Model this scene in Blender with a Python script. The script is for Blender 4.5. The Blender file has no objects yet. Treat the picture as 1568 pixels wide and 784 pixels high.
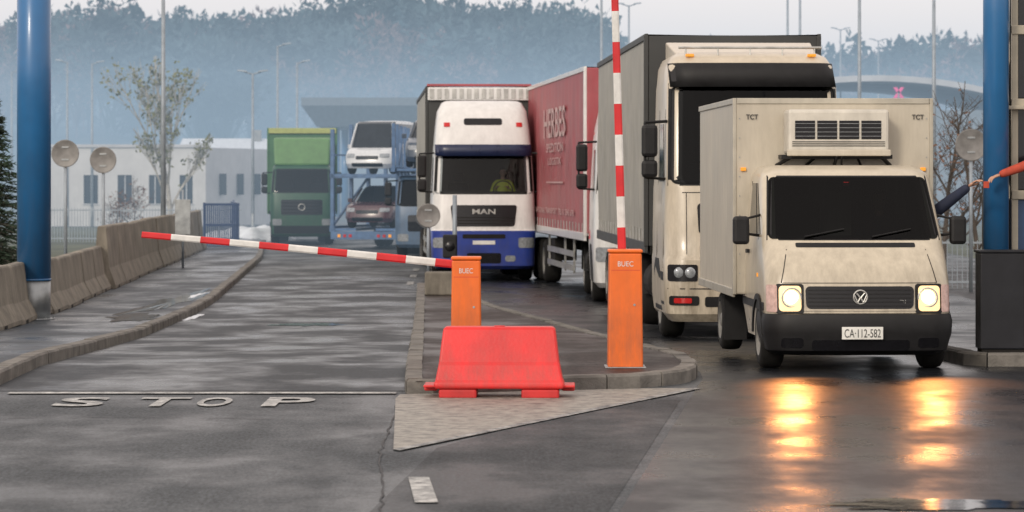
import bpy, bmesh, math, random
import numpy as np
from mathutils import Vector, Matrix
random.seed(7); rng=np.random.default_rng(7)
F=4500.0; HZ=276.0; CH=1.96; UC=784.0
scene=bpy.context.scene
rad=math.radians
_gx=[-50,31,42,52,5000]; _gz=[0,0,-.28,-.4,-.4]
def G(y): return float(np.interp(y,_gx,_gz))
def dfor(v,z=0):
    a,b=6.,3000.
    for _ in range(60):
        m=(a+b)/2
        if HZ+F*(CH-G(m)-z)/m>v: a=m
        else: b=m
    return (a+b)/2
def gp(u,v,z=0):
    d=dfor(v,z); return ((u-UC)*d/F,d)
def X(u,d): return (u-UC)*d/F
def Z(v,d): return CH+(HZ-v)*d/F

# ------------------------------------------------ materials
def nn(nt,t,**k):
    n=nt.nodes.new(t)
    for a,b in k.items(): setattr(n,a,b)
    return n
def M(name,col,rough=.5,metal=0.,var=.12,scale=4.,dirt=0.,dirtcol=(.09,.08,.065),dz=1.6,bump=0.,bscale=40.,emit=None,es=0.,coat=0.,stretch=(1,1,1),spec=.5,rvar=.1):
    m=bpy.data.materials.new(name); m.use_nodes=True; nt=m.node_tree; L=nt.links
    b=nt.nodes['Principled BSDF']
    b.inputs['Metallic'].default_value=metal
    b.inputs['Specular IOR Level'].default_value=spec
    b.inputs['Coat Weight'].default_value=coat
    b.inputs['Coat Roughness'].default_value=.12
    tc=nn(nt,'ShaderNodeTexCoord'); mp=nn(nt,'ShaderNodeMapping'); mp.inputs['Scale'].default_value=stretch
    L.new(tc.outputs['Object'],mp.inputs['Vector'])
    no=nn(nt,'ShaderNodeTexNoise'); no.inputs['Scale'].default_value=scale; no.inputs['Detail'].default_value=3; no.inputs['Roughness'].default_value=.62
    L.new(mp.outputs[0],no.inputs['Vector'])
    cr=nn(nt,'ShaderNodeValToRGB')
    cr.color_ramp.elements[0].position=.3; cr.color_ramp.elements[1].position=.7
    cr.color_ramp.elements[0].color=[max(0,c*(1-var)) for c in col]+[1]
    cr.color_ramp.elements[1].color=[min(1,c*(1+var)) for c in col]+[1]
    L.new(no.outputs['Fac'],cr.inputs['Fac'])
    out=cr.outputs['Color']
    if dirt>0:
        sp=nn(nt,'ShaderNodeSeparateXYZ'); L.new(tc.outputs['Object'],sp.inputs[0])
        mr=nn(nt,'ShaderNodeMapRange'); mr.inputs['From Min'].default_value=.2; mr.inputs['From Max'].default_value=dz
        mr.inputs['To Min'].default_value=1.; mr.inputs['To Max'].default_value=.28
        L.new(sp.outputs['Z'],mr.inputs['Value'])
        n2=nn(nt,'ShaderNodeTexNoise'); n2.inputs['Scale'].default_value=3.5; n2.inputs['Detail'].default_value=5; n2.inputs['Roughness'].default_value=.7
        m2=nn(nt,'ShaderNodeMapping'); m2.inputs['Scale'].default_value=(2.5,2.5,.5)
        L.new(tc.outputs['Object'],m2.inputs[0]); L.new(m2.outputs[0],n2.inputs['Vector'])
        r2=nn(nt,'ShaderNodeMapRange'); r2.inputs['From Min'].default_value=.32; r2.inputs['From Max'].default_value=.7
        L.new(n2.outputs['Fac'],r2.inputs['Value'])
        mu=nn(nt,'ShaderNodeMath',operation='MULTIPLY'); L.new(mr.outputs[0],mu.inputs[0]); L.new(r2.outputs[0],mu.inputs[1])
        m3=nn(nt,'ShaderNodeMath',operation='MULTIPLY'); L.new(mu.outputs[0],m3.inputs[0]); m3.inputs[1].default_value=min(1,dirt*1.2)
        mx=nn(nt,'ShaderNodeMixRGB'); mx.inputs['Color2'].default_value=(*dirtcol,1)
        L.new(m3.outputs[0],mx.inputs['Fac']); L.new(out,mx.inputs['Color1']); out=mx.outputs['Color']
    L.new(out,b.inputs['Base Color'])
    rr=nn(nt,'ShaderNodeMapRange'); rr.inputs['To Min'].default_value=max(.02,rough-rvar); rr.inputs['To Max'].default_value=min(1,rough+rvar)
    L.new(no.outputs['Fac'],rr.inputs['Value']); L.new(rr.outputs[0],b.inputs['Roughness'])
    if bump>0:
        n3=nn(nt,'ShaderNodeTexNoise'); n3.inputs['Scale'].default_value=bscale; n3.inputs['Detail'].default_value=4
        L.new(tc.outputs['Object'],n3.inputs['Vector'])
        bp=nn(nt,'ShaderNodeBump'); bp.inputs['Strength'].default_value=bump; bp.inputs['Distance'].default_value=.02
        L.new(n3.outputs['Fac'],bp.inputs['Height']); L.new(bp.outputs[0],b.inputs['Normal'])
    if emit:
        b.inputs['Emission Color'].default_value=(*emit,1); b.inputs['Emission Strength'].default_value=es
    return m
def glassmat(name,tint=(.25,.28,.3),refl=1.):
    m=bpy.data.materials.new(name); m.use_nodes=True; nt=m.node_tree; L=nt.links
    nt.nodes.remove(nt.nodes['Principled BSDF']); o=nt.nodes['Material Output']
    t=nn(nt,'ShaderNodeBsdfTransparent'); t.inputs[0].default_value=(*tint,1)
    g=nn(nt,'ShaderNodeBsdfGlossy'); g.inputs['Roughness'].default_value=.04; g.inputs[0].default_value=(refl,refl,refl,1)
    f=nn(nt,'ShaderNodeFresnel'); f.inputs[0].default_value=1.4
    mx=nn(nt,'ShaderNodeMixShader'); L.new(f.outputs[0],mx.inputs[0]); L.new(t.outputs[0],mx.inputs[1]); L.new(g.outputs[0],mx.inputs[2]); L.new(mx.outputs[0],o.inputs['Surface'])
    return m
def asphalt(name,c0,c1,rough0,rough1,wetbias=.5,bump=.25,spec=.3):
    m=bpy.data.materials.new(name); m.use_nodes=True; nt=m.node_tree; L=nt.links; b=nt.nodes['Principled BSDF']
    b.inputs['Specular IOR Level'].default_value=spec
    tc=nn(nt,'ShaderNodeTexCoord')
    def noise(sc,st=(1,1,1),det=5,ro=.6):
        mp=nn(nt,'ShaderNodeMapping'); mp.inputs['Scale'].default_value=st; L.new(tc.outputs['Object'],mp.inputs[0])
        n=nn(nt,'ShaderNodeTexNoise'); n.inputs['Scale'].default_value=sc; n.inputs['Detail'].default_value=det; n.inputs['Roughness'].default_value=ro
        L.new(mp.outputs[0],n.inputs['Vector']); return n.outputs['Fac']
    big=noise(.7,(1.,.22,1)); trk=noise(1.9,(1,.03,1)); fine=noise(38,(1,.35,1),4,.75)
    mid=noise(7,(1,.3,1),6,.72)
    def math2(op,a,bv):
        n=nn(nt,'ShaderNodeMath',operation=op)
        for i,q in enumerate((a,bv)):
            if isinstance(q,(int,float)): n.inputs[i].default_value=q
            else: L.new(q,n.inputs[i])
        return n.outputs[0]
    s=math2('ADD',math2('MULTIPLY',big,.34),math2('MULTIPLY',trk,.38)); s=math2('ADD',s,math2('MULTIPLY',mid,.28))
    mr=nn(nt,'ShaderNodeMapRange'); mr.inputs['From Min'].default_value=.40; mr.inputs['From Max'].default_value=.60; L.new(s,mr.inputs['Value'])
    mx=nn(nt,'ShaderNodeMixRGB'); mx.inputs['Color1'].default_value=(*c0,1); mx.inputs['Color2'].default_value=(*c1,1); L.new(mr.outputs[0],mx.inputs['Fac'])
    fm=nn(nt,'ShaderNodeMapRange'); fm.inputs['To Min'].default_value=.3; fm.inputs['To Max'].default_value=1.8; fm.inputs['From Min'].default_value=.3; fm.inputs['From Max'].default_value=.7; L.new(fine,fm.inputs['Value'])
    m2=nn(nt,'ShaderNodeMixRGB',blend_type='MULTIPLY'); m2.inputs['Fac'].default_value=1; L.new(mx.outputs[0],m2.inputs['Color1']); L.new(fm.outputs[0],m2.inputs['Color2'])
    out=m2.outputs[0]
    L.new(out,b.inputs['Base Color'])
    rn=noise(.9,(.8,.5,1),5,.6)
    rm=nn(nt,'ShaderNodeMapRange'); rm.inputs['From Min'].default_value=wetbias-.1; rm.inputs['From Max'].default_value=wetbias+.1; rm.inputs['To Min'].default_value=rough0; rm.inputs['To Max'].default_value=rough1
    L.new(rn,rm.inputs['Value']); L.new(rm.outputs[0],b.inputs['Roughness'])
    bp=nn(nt,'ShaderNodeBump'); bp.inputs['Strength'].default_value=bump; bp.inputs['Distance'].default_value=.01
    L.new(fine,bp.inputs['Height']); L.new(bp.outputs[0],b.inputs['Normal'])
    return m
def paintmat(name,col,wear=.5,under=(.05,.055,.06)):
    m=bpy.data.materials.new(name); m.use_nodes=True; nt=m.node_tree; L=nt.links; b=nt.nodes['Principled BSDF']
    tc=nn(nt,'ShaderNodeTexCoord'); n=nn(nt,'ShaderNodeTexNoise'); n.inputs['Scale'].default_value=7; n.inputs['Detail'].default_value=10; n.inputs['Roughness'].default_value=.75
    L.new(tc.outputs['Object'],n.inputs['Vector']); mr=nn(nt,'ShaderNodeMapRange'); mr.inputs['From Min'].default_value=wear-.12; mr.inputs['From Max'].default_value=wear+.14
    L.new(n.outputs['Fac'],mr.inputs['Value']); mx=nn(nt,'ShaderNodeMixRGB'); mx.inputs['Color1'].default_value=(*under,1); mx.inputs['Color2'].default_value=(*col,1)
    L.new(mr.outputs[0],mx.inputs['Fac']); L.new(mx.outputs[0],b.inputs['Base Color']); b.inputs['Roughness'].default_value=.6
    return m

m_asph=asphalt('asphalt_dry',(.040,.046,.052),(.082,.090,.098),.42,.8,spec=.3)
m_asphd=asphalt('asphalt_lane',(.009,.013,.018),(.028,.035,.043),.26,.62,wetbias=.48,spec=.3)
m_wet=asphalt('asphalt_wet',(.005,.006,.008),(.015,.017,.021),.24,.5,bump=.3,wetbias=.5,spec=.28)
m_side=asphalt('sidewalk_asphalt',(.018,.026,.036),(.045,.056,.068),.25,.6,wetbias=.5,spec=.35)
m_brick=asphalt('island_paving',(.024,.018,.017),(.052,.038,.036),.38,.7,wetbias=.5,spec=.22)
m_kerb=M('kerb_concrete',(.16,.15,.135),.8,var=.45,scale=3,bump=.4)
m_conc=M('barrier_concrete',(.25,.225,.185),.85,var=.35,scale=1.6,dirt=.6,dz=1.2,bump=.4,bscale=20)
m_white=paintmat('road_paint',(.56,.56,.54),.47)
m_whitew=paintmat('road_paint_worn',(.5,.5,.48),.52)
m_ped=paintmat('painted_wedge',(.34,.32,.28),.45,(.10,.098,.094))
m_grass=M('grass_ground',(.075,.08,.045),.95,var=.5,scale=.6,bump=.5)
m_snow=M('snow',(.75,.79,.83),.6,var=.15,scale=2,bump=.3,bscale=8)
m_pud=M('puddle_water',(.02,.022,.025),.10,var=.3,bump=.22,bscale=2.6,rvar=.04,spec=.4)
m_blue=M('column_blue_paint',(.020,.135,.33),.33,var=.12,scale=1.2,coat=.3,dirt=.25,dz=3)
m_steel=M('galvanised_steel',(.33,.35,.36),.42,.7,var=.2,scale=6)
m_pole=M('pole_steel',(.28,.32,.36),.5,.3,var=.15)
m_black=M('black_plastic',(.009,.009,.010),.55,var=.3,scale=8,spec=.35)
m_blackg=M('black_gloss',(.007,.007,.009),.25,var=.2,spec=.4)
m_rub=M('tyre_rubber',(.011,.0105,.010),.85,var=.3,scale=10,spec=.3)
m_rim=M('wheel_rim',(.2,.195,.18),.5,.4,var=.3)
m_dark=M('cab_interior',(.006,.006,.007),.8)
m_under=M('chassis_dark',(.012,.011,.010),.8,var=.3,spec=.3)
m_orange=M('orange_powdercoat',(.80,.150,.012),.42,var=.10,scale=3,dirt=.4,dz=.9)
m_redp=M('red_plastic',(.72,.018,.02),.45,var=.18,scale=2.5,dirt=.4,dz=.5,bump=.08)
m_redpd=M('red_plastic_worn',(.5,.02,.02),.55,var=.2)
m_redt=M('red_tape',(.6,.02,.025),.35,var=.15)
m_wt=M('white_tape',(.66,.66,.64),.35,var=.12,scale=9)
m_vanw=M('van_cream_paint',(.57,.51,.40),.32,var=.06,scale=1.5,dirt=.7,dz=1.5,dirtcol=(.18,.15,.11),coat=.35)
m_vanbox=M('van_box_panel',(.52,.475,.39),.42,var=.08,scale=1.2,dirt=.5,dz=3.4,dirtcol=(.25,.22,.17))
m_beige=M('truck_beige_paint',(.58,.51,.40),.35,var=.08,scale=1.2,dirt=.7,dz=2.2,dirtcol=(.17,.14,.1),coat=.3)
m_tw=M('truck_white_paint',(.72,.72,.71),.32,var=.05,dirt=.45,dz=1.8,coat=.3)
m_tblue=M('truck_blue_paint',(.02,.05,.30),.35,var=.1,dirt=.4,dz=1.2,coat=.3)
m_tgreen=M('truck_green_paint',(.018,.078,.042),.4,var=.1,dirt=.3)
m_tgreenl=M('truck_light_green',(.10,.22,.07),.45,var=.12)
m_tbg=M('truck_slate_paint',(.08,.14,.23),.4,var=.15,dirt=.3)
m_tarpr=M('red_tarpaulin',(.33,.055,.07),.5,var=.2,scale=1.2,dirt=.6,dz=4.5,dirtcol=(.30,.18,.17),bump=.15,bscale=6)
m_tarpg=M('grey_tarpaulin',(.36,.35,.31),.55,var=.15,scale=1.3,dirt=.6,dz=4.5,dirtcol=(.17,.155,.125),bump=.15,bscale=6)
m_tarpd=M('dark_tarpaulin',(.040,.042,.042),.55,var=.2,scale=1.3)
m_alu=M('aluminium',(.45,.45,.43),.4,.6,var=.25)
m_txtw=M('faded_lettering',(.50,.33,.32),.5,var=.3,scale=6)
m_txtb=M('black_lettering',(.02,.02,.02),.5)
m_plate=M('number_plate',(.72,.72,.68),.4)
m_glass=glassmat('windscreen_glass',(.10,.115,.12),.45)
m_glassc=glassmat('windscreen_glass_clear',(.45,.48,.5),.7)
m_glassd=M('dark_window_glass',(.010,.013,.017),.07,var=.3,spec=.45)
m_lens=M('lamp_lens',(.30,.32,.34),.12,.2,var=.3,scale=20)
m_lit=M('headlamp_lit',(.8,.62,.38),.2,emit=(1,.62,.24),es=.8)
m_litc=M('headlamp_bulb',(1,.9,.7),.2,emit=(1,.76,.42),es=13)
m_amber=M('amber_lens',(.8,.3,.03),.2,emit=(1,.45,.05),es=.3)
m_ind=M('indicator_lens',(.55,.38,.34),.15,var=.2,scale=20)
m_redl=M('red_lens',(.5,.02,.02),.2)
m_wall=M('render_wall',(.56,.56,.56),.9,var=.1,scale=.6,dirt=.3,dz=3,dirtcol=(.3,.3,.3))
m_roof=M('roof_pale',(.45,.46,.48),.8,var=.15,scale=.5)
m_bark=M('bark',(.08,.066,.055),.9,var=.3,scale=8)
m_birch=M('birch_bark',(.38,.36,.32),.8,var=.4,scale=5)
m_leafy=M('autumn_leaves',(.15,.15,.045),.8,var=.5,scale=3)
m_leafb=M('brown_leaves',(.16,.08,.045),.8,var=.4)
m_needle=M('conifer_needles',(.020,.042,.022),.8,var=.5,scale=2)
m_fcon=M('forest_conifer',(.024,.050,.064),.9,var=.55,scale=.07)  # blue cast of distance haze mixed into the base colour
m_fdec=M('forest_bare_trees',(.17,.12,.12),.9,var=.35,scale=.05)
m_fmix=M('forest_broadleaf',(.042,.070,.082),.9,var=.55,scale=.06)  # crown tone carries painted air haze, hence the blue-grey
m_hill=M('hill_ground',(.07,.085,.09),.95,var=.35,scale=.02)  # bluish ground, haze put into the colour
m_skin=M('skin',(.5,.28,.19),.5,var=.08)
m_hair=M('hair',(.03,.02,.015),.7)
m_navy=M('navy_jacket',(.014,.02,.045),.8,var=.25,scale=12)
m_hivis=M('hivis_jacket',(.5,.55,.05),.7)
m_redj=M('red_sleeve',(.42,.06,.03),.75,var=.2,scale=12)
m_paper=M('paper',(.75,.74,.7),.7)
m_seat=M('seat_fabric',(.02,.024,.03),.9)

# ------------------------------------------------ mesh helpers
def empty(name,loc=(0,0,0),rz=0.):
    o=bpy.data.objects.new(name,None); o.location=loc; o.rotation_euler=(0,0,rz); scene.collection.objects.link(o); return o
def mk(name,verts,faces,mat,parent=None,smooth=False,bevel=0.,fm=None,seg=2):
    me=bpy.data.meshes.new(name); me.from_pydata([tuple(v) for v in verts],[],[tuple(f) for f in faces]); 
    ms=mat if isinstance(mat,(list,tuple)) else [mat]
    for q in ms: me.materials.append(q)
    if fm is not None: me.polygons.foreach_set('material_index',fm)
    if smooth: me.polygons.foreach_set('use_smooth',[True]*len(me.polygons))
    bm=bmesh.new(); bm.from_mesh(me); bmesh.ops.recalc_face_normals(bm,faces=bm.faces); bm.to_mesh(me); bm.free()
    me.update()
    o=bpy.data.objects.new(name,me); scene.collection.objects.link(o)
    if parent: o.parent=parent
    if bevel>0:
        b=o.modifiers.new('b','BEVEL'); b.width=bevel; b.segments=seg; b.limit_method='ANGLE'; b.angle_limit=rad(35)
    return o
def flatup(o):
    bm=bmesh.new(); bm.from_mesh(o.data)
    for f in bm.faces:
        if f.normal.z<0: f.normal_flip()
    bm.to_mesh(o.data); bm.free(); return o
def bx(x0,x1,y0,y1,z0,z1):
    return [(x0,y0,z0),(x1,y0,z0),(x1,y1,z0),(x0,y1,z0),(x0,y0,z1),(x1,y0,z1),(x1,y1,z1),(x0,y1,z1)],[(0,1,2,3),(4,5,6,7),(0,1,5,4),(1,2,6,5),(2,3,7,6),(3,0,4,7)]
def box(p,name,x0,x1,y0,y1,z0,z1,mat,bevel=.01):
    v,f=bx(x0,x1,y0,y1,z0,z1); return mk(name,v,f,mat,p,bevel=bevel)
class Acc:
    def __init__(s): s.v=[];s.f=[];s.m=[]
    def add(s,v,f,m=0):
        n=len(s.v); s.v+=list(v); s.f+=[tuple(i+n for i in q) for q in f]; s.m+=[m]*len(f)
    def box(s,*a,m=0): v,f=bx(*a); s.add(v,f,m)
    def cyl(s,p0,p1,r0,r1,n=8,m=0,cap=True):
        p0=Vector(p0);p1=Vector(p1);d=(p1-p0)
        if d.length<1e-6: return
        d.normalize(); a=d.orthogonal().normalized(); b=d.cross(a); v=[]
        for p,r in((p0,r0),(p1,r1)):
            for i in range(n):
                t=2*math.pi*i/n; v.append(tuple(p+a*math.cos(t)*r+b*math.sin(t)*r))
        f=[(i,(i+1)%n,n+(i+1)%n,n+i) for i in range(n)]
        if cap: f+=[tuple(range(n)),tuple(range(n,2*n))]
        s.add(v,f,m)
    def out(s,name,mat,parent=None,smooth=False,bevel=0.): return mk(name,s.v,s.f,mat,parent,smooth,bevel,fm=s.m)
def cyl(p,name,p0,p1,r0,r1,mat,n=20,smooth=True):
    a=Acc(); a.cyl(p0,p1,r0,r1,n); o=a.out(name,mat,p)
    if smooth:
        for q in o.data.polygons: q.use_smooth=len(q.vertices)==4
    return o
def lathe(p,name,prof,c,mat,axis='x',n=28):
    v=[];f=[];fm=[]
    for (a,r,mi) in prof:
        for i in range(n):
            t=2*math.pi*i/n; q=(a,math.cos(t)*r,math.sin(t)*r)
            if axis=='z': q=(q[1],q[2],q[0])
            if axis=='y': q=(q[1],q[0],q[2])
            v.append((c[0]+q[0],c[1]+q[1],c[2]+q[2]))
    for k in range(len(prof)-1):
        for i in range(n):
            f.append((k*n+i,k*n+(i+1)%n,(k+1)*n+(i+1)%n,(k+1)*n+i)); fm.append(prof[k+1][2])
    o=mk(name,v,f,mat,p,fm=fm)
    for q in o.data.polygons: q.use_smooth=True
    return o
def wheel(p,x,y,r,w,side,name='wheel',rim=m_rim):
    s=side; h=w/2
    prof=[(-h*s,.02,0),(-h*s,r*.86,0),(-h*.8*s,r*.97,0),(-h*.4*s,r,0),(h*.4*s,r,0),(h*.8*s,r*.97,0),(h*s,r*.86,0),(h*s*1.02,r*.62,0),(h*s*.9,r*.58,1),(h*s*.35,r*.52,1),(h*s*.3,r*.3,1),(h*s*.85,r*.24,1),(h*s*.95,r*.18,1),(h*s*.95,.001,1)]
    return lathe(p,name,prof,(x,y,r),[m_rub,rim])
def textm(p,name,body,o,au,av,w,h,mat,off=0.):
    cu=bpy.data.curves.new('t','FONT'); cu.body=body; cu.offset=off; ob=bpy.data.objects.new('t',cu); scene.collection.objects.link(ob)
    dg=bpy.context.evaluated_depsgraph_get(); dg.update(); me=bpy.data.meshes.new_from_object(ob.evaluated_get(dg))
    vs=np.array([v.co[:] for v in me.vertices]); fs=[tuple(q.vertices) for q in me.polygons]
    bpy.data.objects.remove(ob); mn=vs.min(0); mxx=vs.max(0)
    o=Vector(o);au=Vector(au);av=Vector(av)
    V=[o+au*(w*(q[0]-mn[0])/(mxx[0]-mn[0]))+av*(h*(q[1]-mn[1])/(mxx[1]-mn[1])) for q in vs]
    return mk(name,V,fs,mat,p)
def strip(name,y0,y1,xl,xr,zo,mat,step=1.,parent=None):
    ys=sorted(set([y0,y1]+[float(k) for k in np.arange(math.ceil(y0/step)*step,y1,step)]+[q for q in(31,42,52) if y0<q<y1]))
    fl=xl if callable(xl) else (lambda y:xl); fr=xr if callable(xr) else (lambda y:xr)
    v=[];f=[]
    for i,y in enumerate(ys):
        z=G(y)+zo; v+=[(fl(y),y,z),(fr(y),y,z)]
        if i: k=2*i; f.append((k-2,k-1,k+1,k))
    return mk(name,v,f,mat,parent)
def IP(tab): xs=[a for a,b in tab]; ys=[b for a,b in tab]; return lambda y: float(np.interp(y,xs,ys))
def kerb(name,pts,w,h,mat,stone=.9,side=1,parent=None):
    P=[Vector((a,b)) for a,b in pts]; a=Acc()
    acc=[0]
    for i in range(1,len(P)): acc.append(acc[-1]+(P[i]-P[i-1]).length)
    L=acc[-1]; n=max(1,int(L/stone))
    def at(s):
        s=min(max(s,0),L)
        for i in range(1,len(P)):
            if s<=acc[i]+1e-9:
                t=(s-acc[i-1])/max(1e-9,acc[i]-acc[i-1]); return P[i-1].lerp(P[i],t)
        return P[-1]
    def fr(s):
        q=at(s); d=(at(s+.15)-at(s-.15)).normalized(); return q,Vector((-d.y,d.x))*side
    for i in range(n):
        s0=L*i/n+.008; s1=L*(i+1)/n-.008; k=2
        hh=h+random.uniform(-.006,.006); off=random.uniform(-.006,.006)
        v=[];f=[]
        for j in range(k+1):
            q,nr=fr(s0+(s1-s0)*j/k); g=G(q.y); c=.015
            o=q+nr*off; inn=o+nr*w
            v+=[(o.x,o.y,g-.1),(o.x,o.y,g+hh-c*1.5),((o+nr*c*1.2).x,(o+nr*c*1.2).y,g+hh),(inn.x,inn.y,g+hh),(inn.x,inn.y,g-.1)]
            if j:
                b=5*j
                for m_ in range(4): f.append((b-5+m_,b-4+m_,b+1+m_,b+m_))
        f+=[(0,1,2,3,4),tuple(5*k+m_ for m_ in range(5))]
        a.add(v,f)
    return a.out(name,mat,parent)
def puddle(cx,cy,rx,ry,zo,seed,name='puddle'):
    r=random.Random(seed); n=90; ph=[r.uniform(0,6) for _ in range(6)]; pts=[]
    for i in range(n):
        t=2*math.pi*i/n; q=1+.22*math.sin(2*t+ph[0])+.16*math.sin(5*t+ph[1])+.1*math.sin(9*t+ph[2])+.07*math.sin(17*t+ph[3])+.05*math.sin(29*t+ph[4])
        x=cx+rx*q*math.cos(t); y=cy+ry*q*math.sin(t); pts.append((x,y,G(y)+zo))
    v=[(cx,cy,G(cy)+zo)]+pts
    return flatup(mk(name,v,[(0,i+1,(i+1)%n+1) for i in range(n)],m_pud))

# ------------------------------------------------ cab class
class Cab:
    def __init__(s,p,name,secs,mat,yb,bow=.05,hole=None,mat2=None,zsplit=None):
        s.p=p; s.secs=sorted(secs); s.yb=yb; s.bow=bow
        zs=[q[0] for q in s.secs]; v=[];f=[];fm=[]
        cols=None
        for (z,hw,yf,r) in s.secs:
            pl=[]
            for sy in (1.,.66,.33): pl.append((-hw,yf+r+(yb-yf-r)*sy))
            for i in range(6):
                a=math.pi/2*i/5; pl.append((-(hw-r)-r*math.cos(a),yf+r-r*math.sin(a)))
            nf=12
            for i in range(1,nf): pl.append((-(hw-r)+2*(hw-r)*i/nf,yf))
            for i in range(6):
                a=math.pi/2*(1-i/5); pl.append(((hw-r)+r*math.cos(a),yf+r-r*math.sin(a)))
            for sy in (.33,.66,1.): pl.append((hw,yf+r+(yb-yf-r)*sy))
            for (x,y) in pl: v.append((x,y+(bow*(x/hw)**2)*max(0,1-(y-yf)/.6),z))
            cols=len(pl)
        for k in range(len(zs)-1):
            for i in range(cols-1):
                if hole and zs[k]>=hole[0]-1e-6 and zs[k+1]<=hole[1]+1e-6 and 8<=i<20: continue
                f.append((k*cols+i,k*cols+i+1,(k+1)*cols+i+1,(k+1)*cols+i)); fm.append(1 if (zsplit and zs[k+1]<=zsplit+1e-6) else 0)
            f.append((k*cols+cols-1,k*cols,(k+1)*cols,(k+1)*cols+cols-1)); fm.append(0)
        f.append(tuple(range(cols))); fm.append(0)
        f.append(tuple((len(zs)-1)*cols+i for i in range(cols))); fm.append(0)
        o=mk(name,v,f,[mat,mat2 or mat],p,fm=fm)
        for q in o.data.polygons: q.use_smooth=len(q.vertices)==4
        try: o.data.set_sharp_from_angle(angle=rad(32))
        except Exception: pass
        s.zs=zs
    def at(s,z): return [float(np.interp(z,s.zs,[q[k] for q in s.secs])) for k in (1,2,3)]
    def fy(s,x,z):
        hw,yf,r=s.at(z); ax=min(abs(x),hw); y=yf
        if ax>hw-r: t=ax-(hw-r); y=yf+r-math.sqrt(max(0,r*r-t*t))
        return y+s.bow*(ax/hw)**2*max(0,1-(y-yf)/.6)
    def patch(s,name,x0,x1,z0,z1,mat,off=.006,x0t=None,x1t=None,rc=0.,nx=14,nz=5,back=.03):
        x0t=x0 if x0t is None else x0t; x1t=x1 if x1t is None else x1t
        zl=list(np.linspace(z0,z1,nz+1)) 
        if rc>0:
            for t in (.0,.08,.25,.55,1.): zl+= [z0+rc*t,z1-rc*t]
            zl=sorted(set(round(q,5) for q in zl))
        v=[];f=[];n=nx+1
        for z in zl:
            t=(z-z0)/(z1-z0); a=x0+(x0t-x0)*t; b=x1+(x1t-x1)*t
            if rc>0:
                e=min(z-z0,z1-z)
                if e<rc: i=rc-math.sqrt(max(0,rc*rc-(rc-e)**2)); a+=i;b-=i
            for i in range(n): x=a+(b-a)*i/nx; v.append((x,s.fy(x,z)-off,z))
        nr=len(zl)
        for k in range(nr-1):
            for i in range(nx): f.append((k*n+i,k*n+i+1,(k+1)*n+i+1,(k+1)*n+i))
        ring=[i for i in range(n)]+[k*n+nx for k in range(1,nr)]+[(nr-1)*n+i for i in range(nx-1,-1,-1)]+[k*n for k in range(nr-2,0,-1)]
        base=len(v)
        for i in ring: q=v[i]; v.append((q[0],q[1]+off+back,q[2]))
        m_=len(ring)
        for i in range(m_): f.append((ring[i],ring[(i+1)%m_],base+(i+1)%m_,base+i))
        o=mk(name,v,f,mat,s.p)
        return o
    def frame(s,name,x0,x1,z0,z1,w,mat,off=.004,x0t=None,x1t=None):
        x0t=x0 if x0t is None else x0t; x1t=x1 if x1t is None else x1t
        T=lambda z:(x0+(x0t-x0)*(z-z0)/(z1-z0), x1+(x1t-x1)*(z-z0)/(z1-z0))
        a=T(z0+w);b=T(z1-w)
        s.patch(name+'_bottom',x0,x1,z0,z0+w,mat,off,a[0],a[1]); s.patch(name+'_top',b[0],b[1],z1-w,z1,mat,off,x0t,x1t)
        s.patch(name+'_side_a',a[0],a[0]+w,z0+w,z1-w,mat,off,b[0],b[0]+w,nx=3); s.patch(name+'_side_b',a[1]-w,a[1],z0+w,z1-w,mat,off,b[1]-w,b[1],nx=3)
    def side(s,name,sd,pts,mat,off=.006,back=.03):
        v=[];n=len(pts)
        for (y,z) in pts: v.append((sd*(s.at(z)[0]+off),y,z))
        for (y,z) in pts: v.append((sd*(s.at(z)[0]-back),y,z))
        f=[tuple(range(n)),tuple(range(n,2*n))]+[(i,(i+1)%n,n+(i+1)%n,n+i) for i in range(n)]
        return mk(name,v,f,mat,s.p)
    def interior(s,z0,z1,hw,y0,y1,dash=True):
        v,f=bx(-hw,hw,y0,y1,z0,z1); f=[q for k,q in enumerate(f) if k!=2]
        mk('cab_lining',v,f,m_dark,s.p)
        for sx in(-1,1):
            box(s.p,'seat_back',sx*hw*.52-.24,sx*hw*.52+.24,y1-.3,y1-.16,z0+.1,z0+.85,m_seat,.05)
            box(s.p,'headrest',sx*hw*.52-.13,sx*hw*.52+.13,y1-.28,y1-.19,z0+.88,z0+1.08,m_seat,.04)

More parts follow.
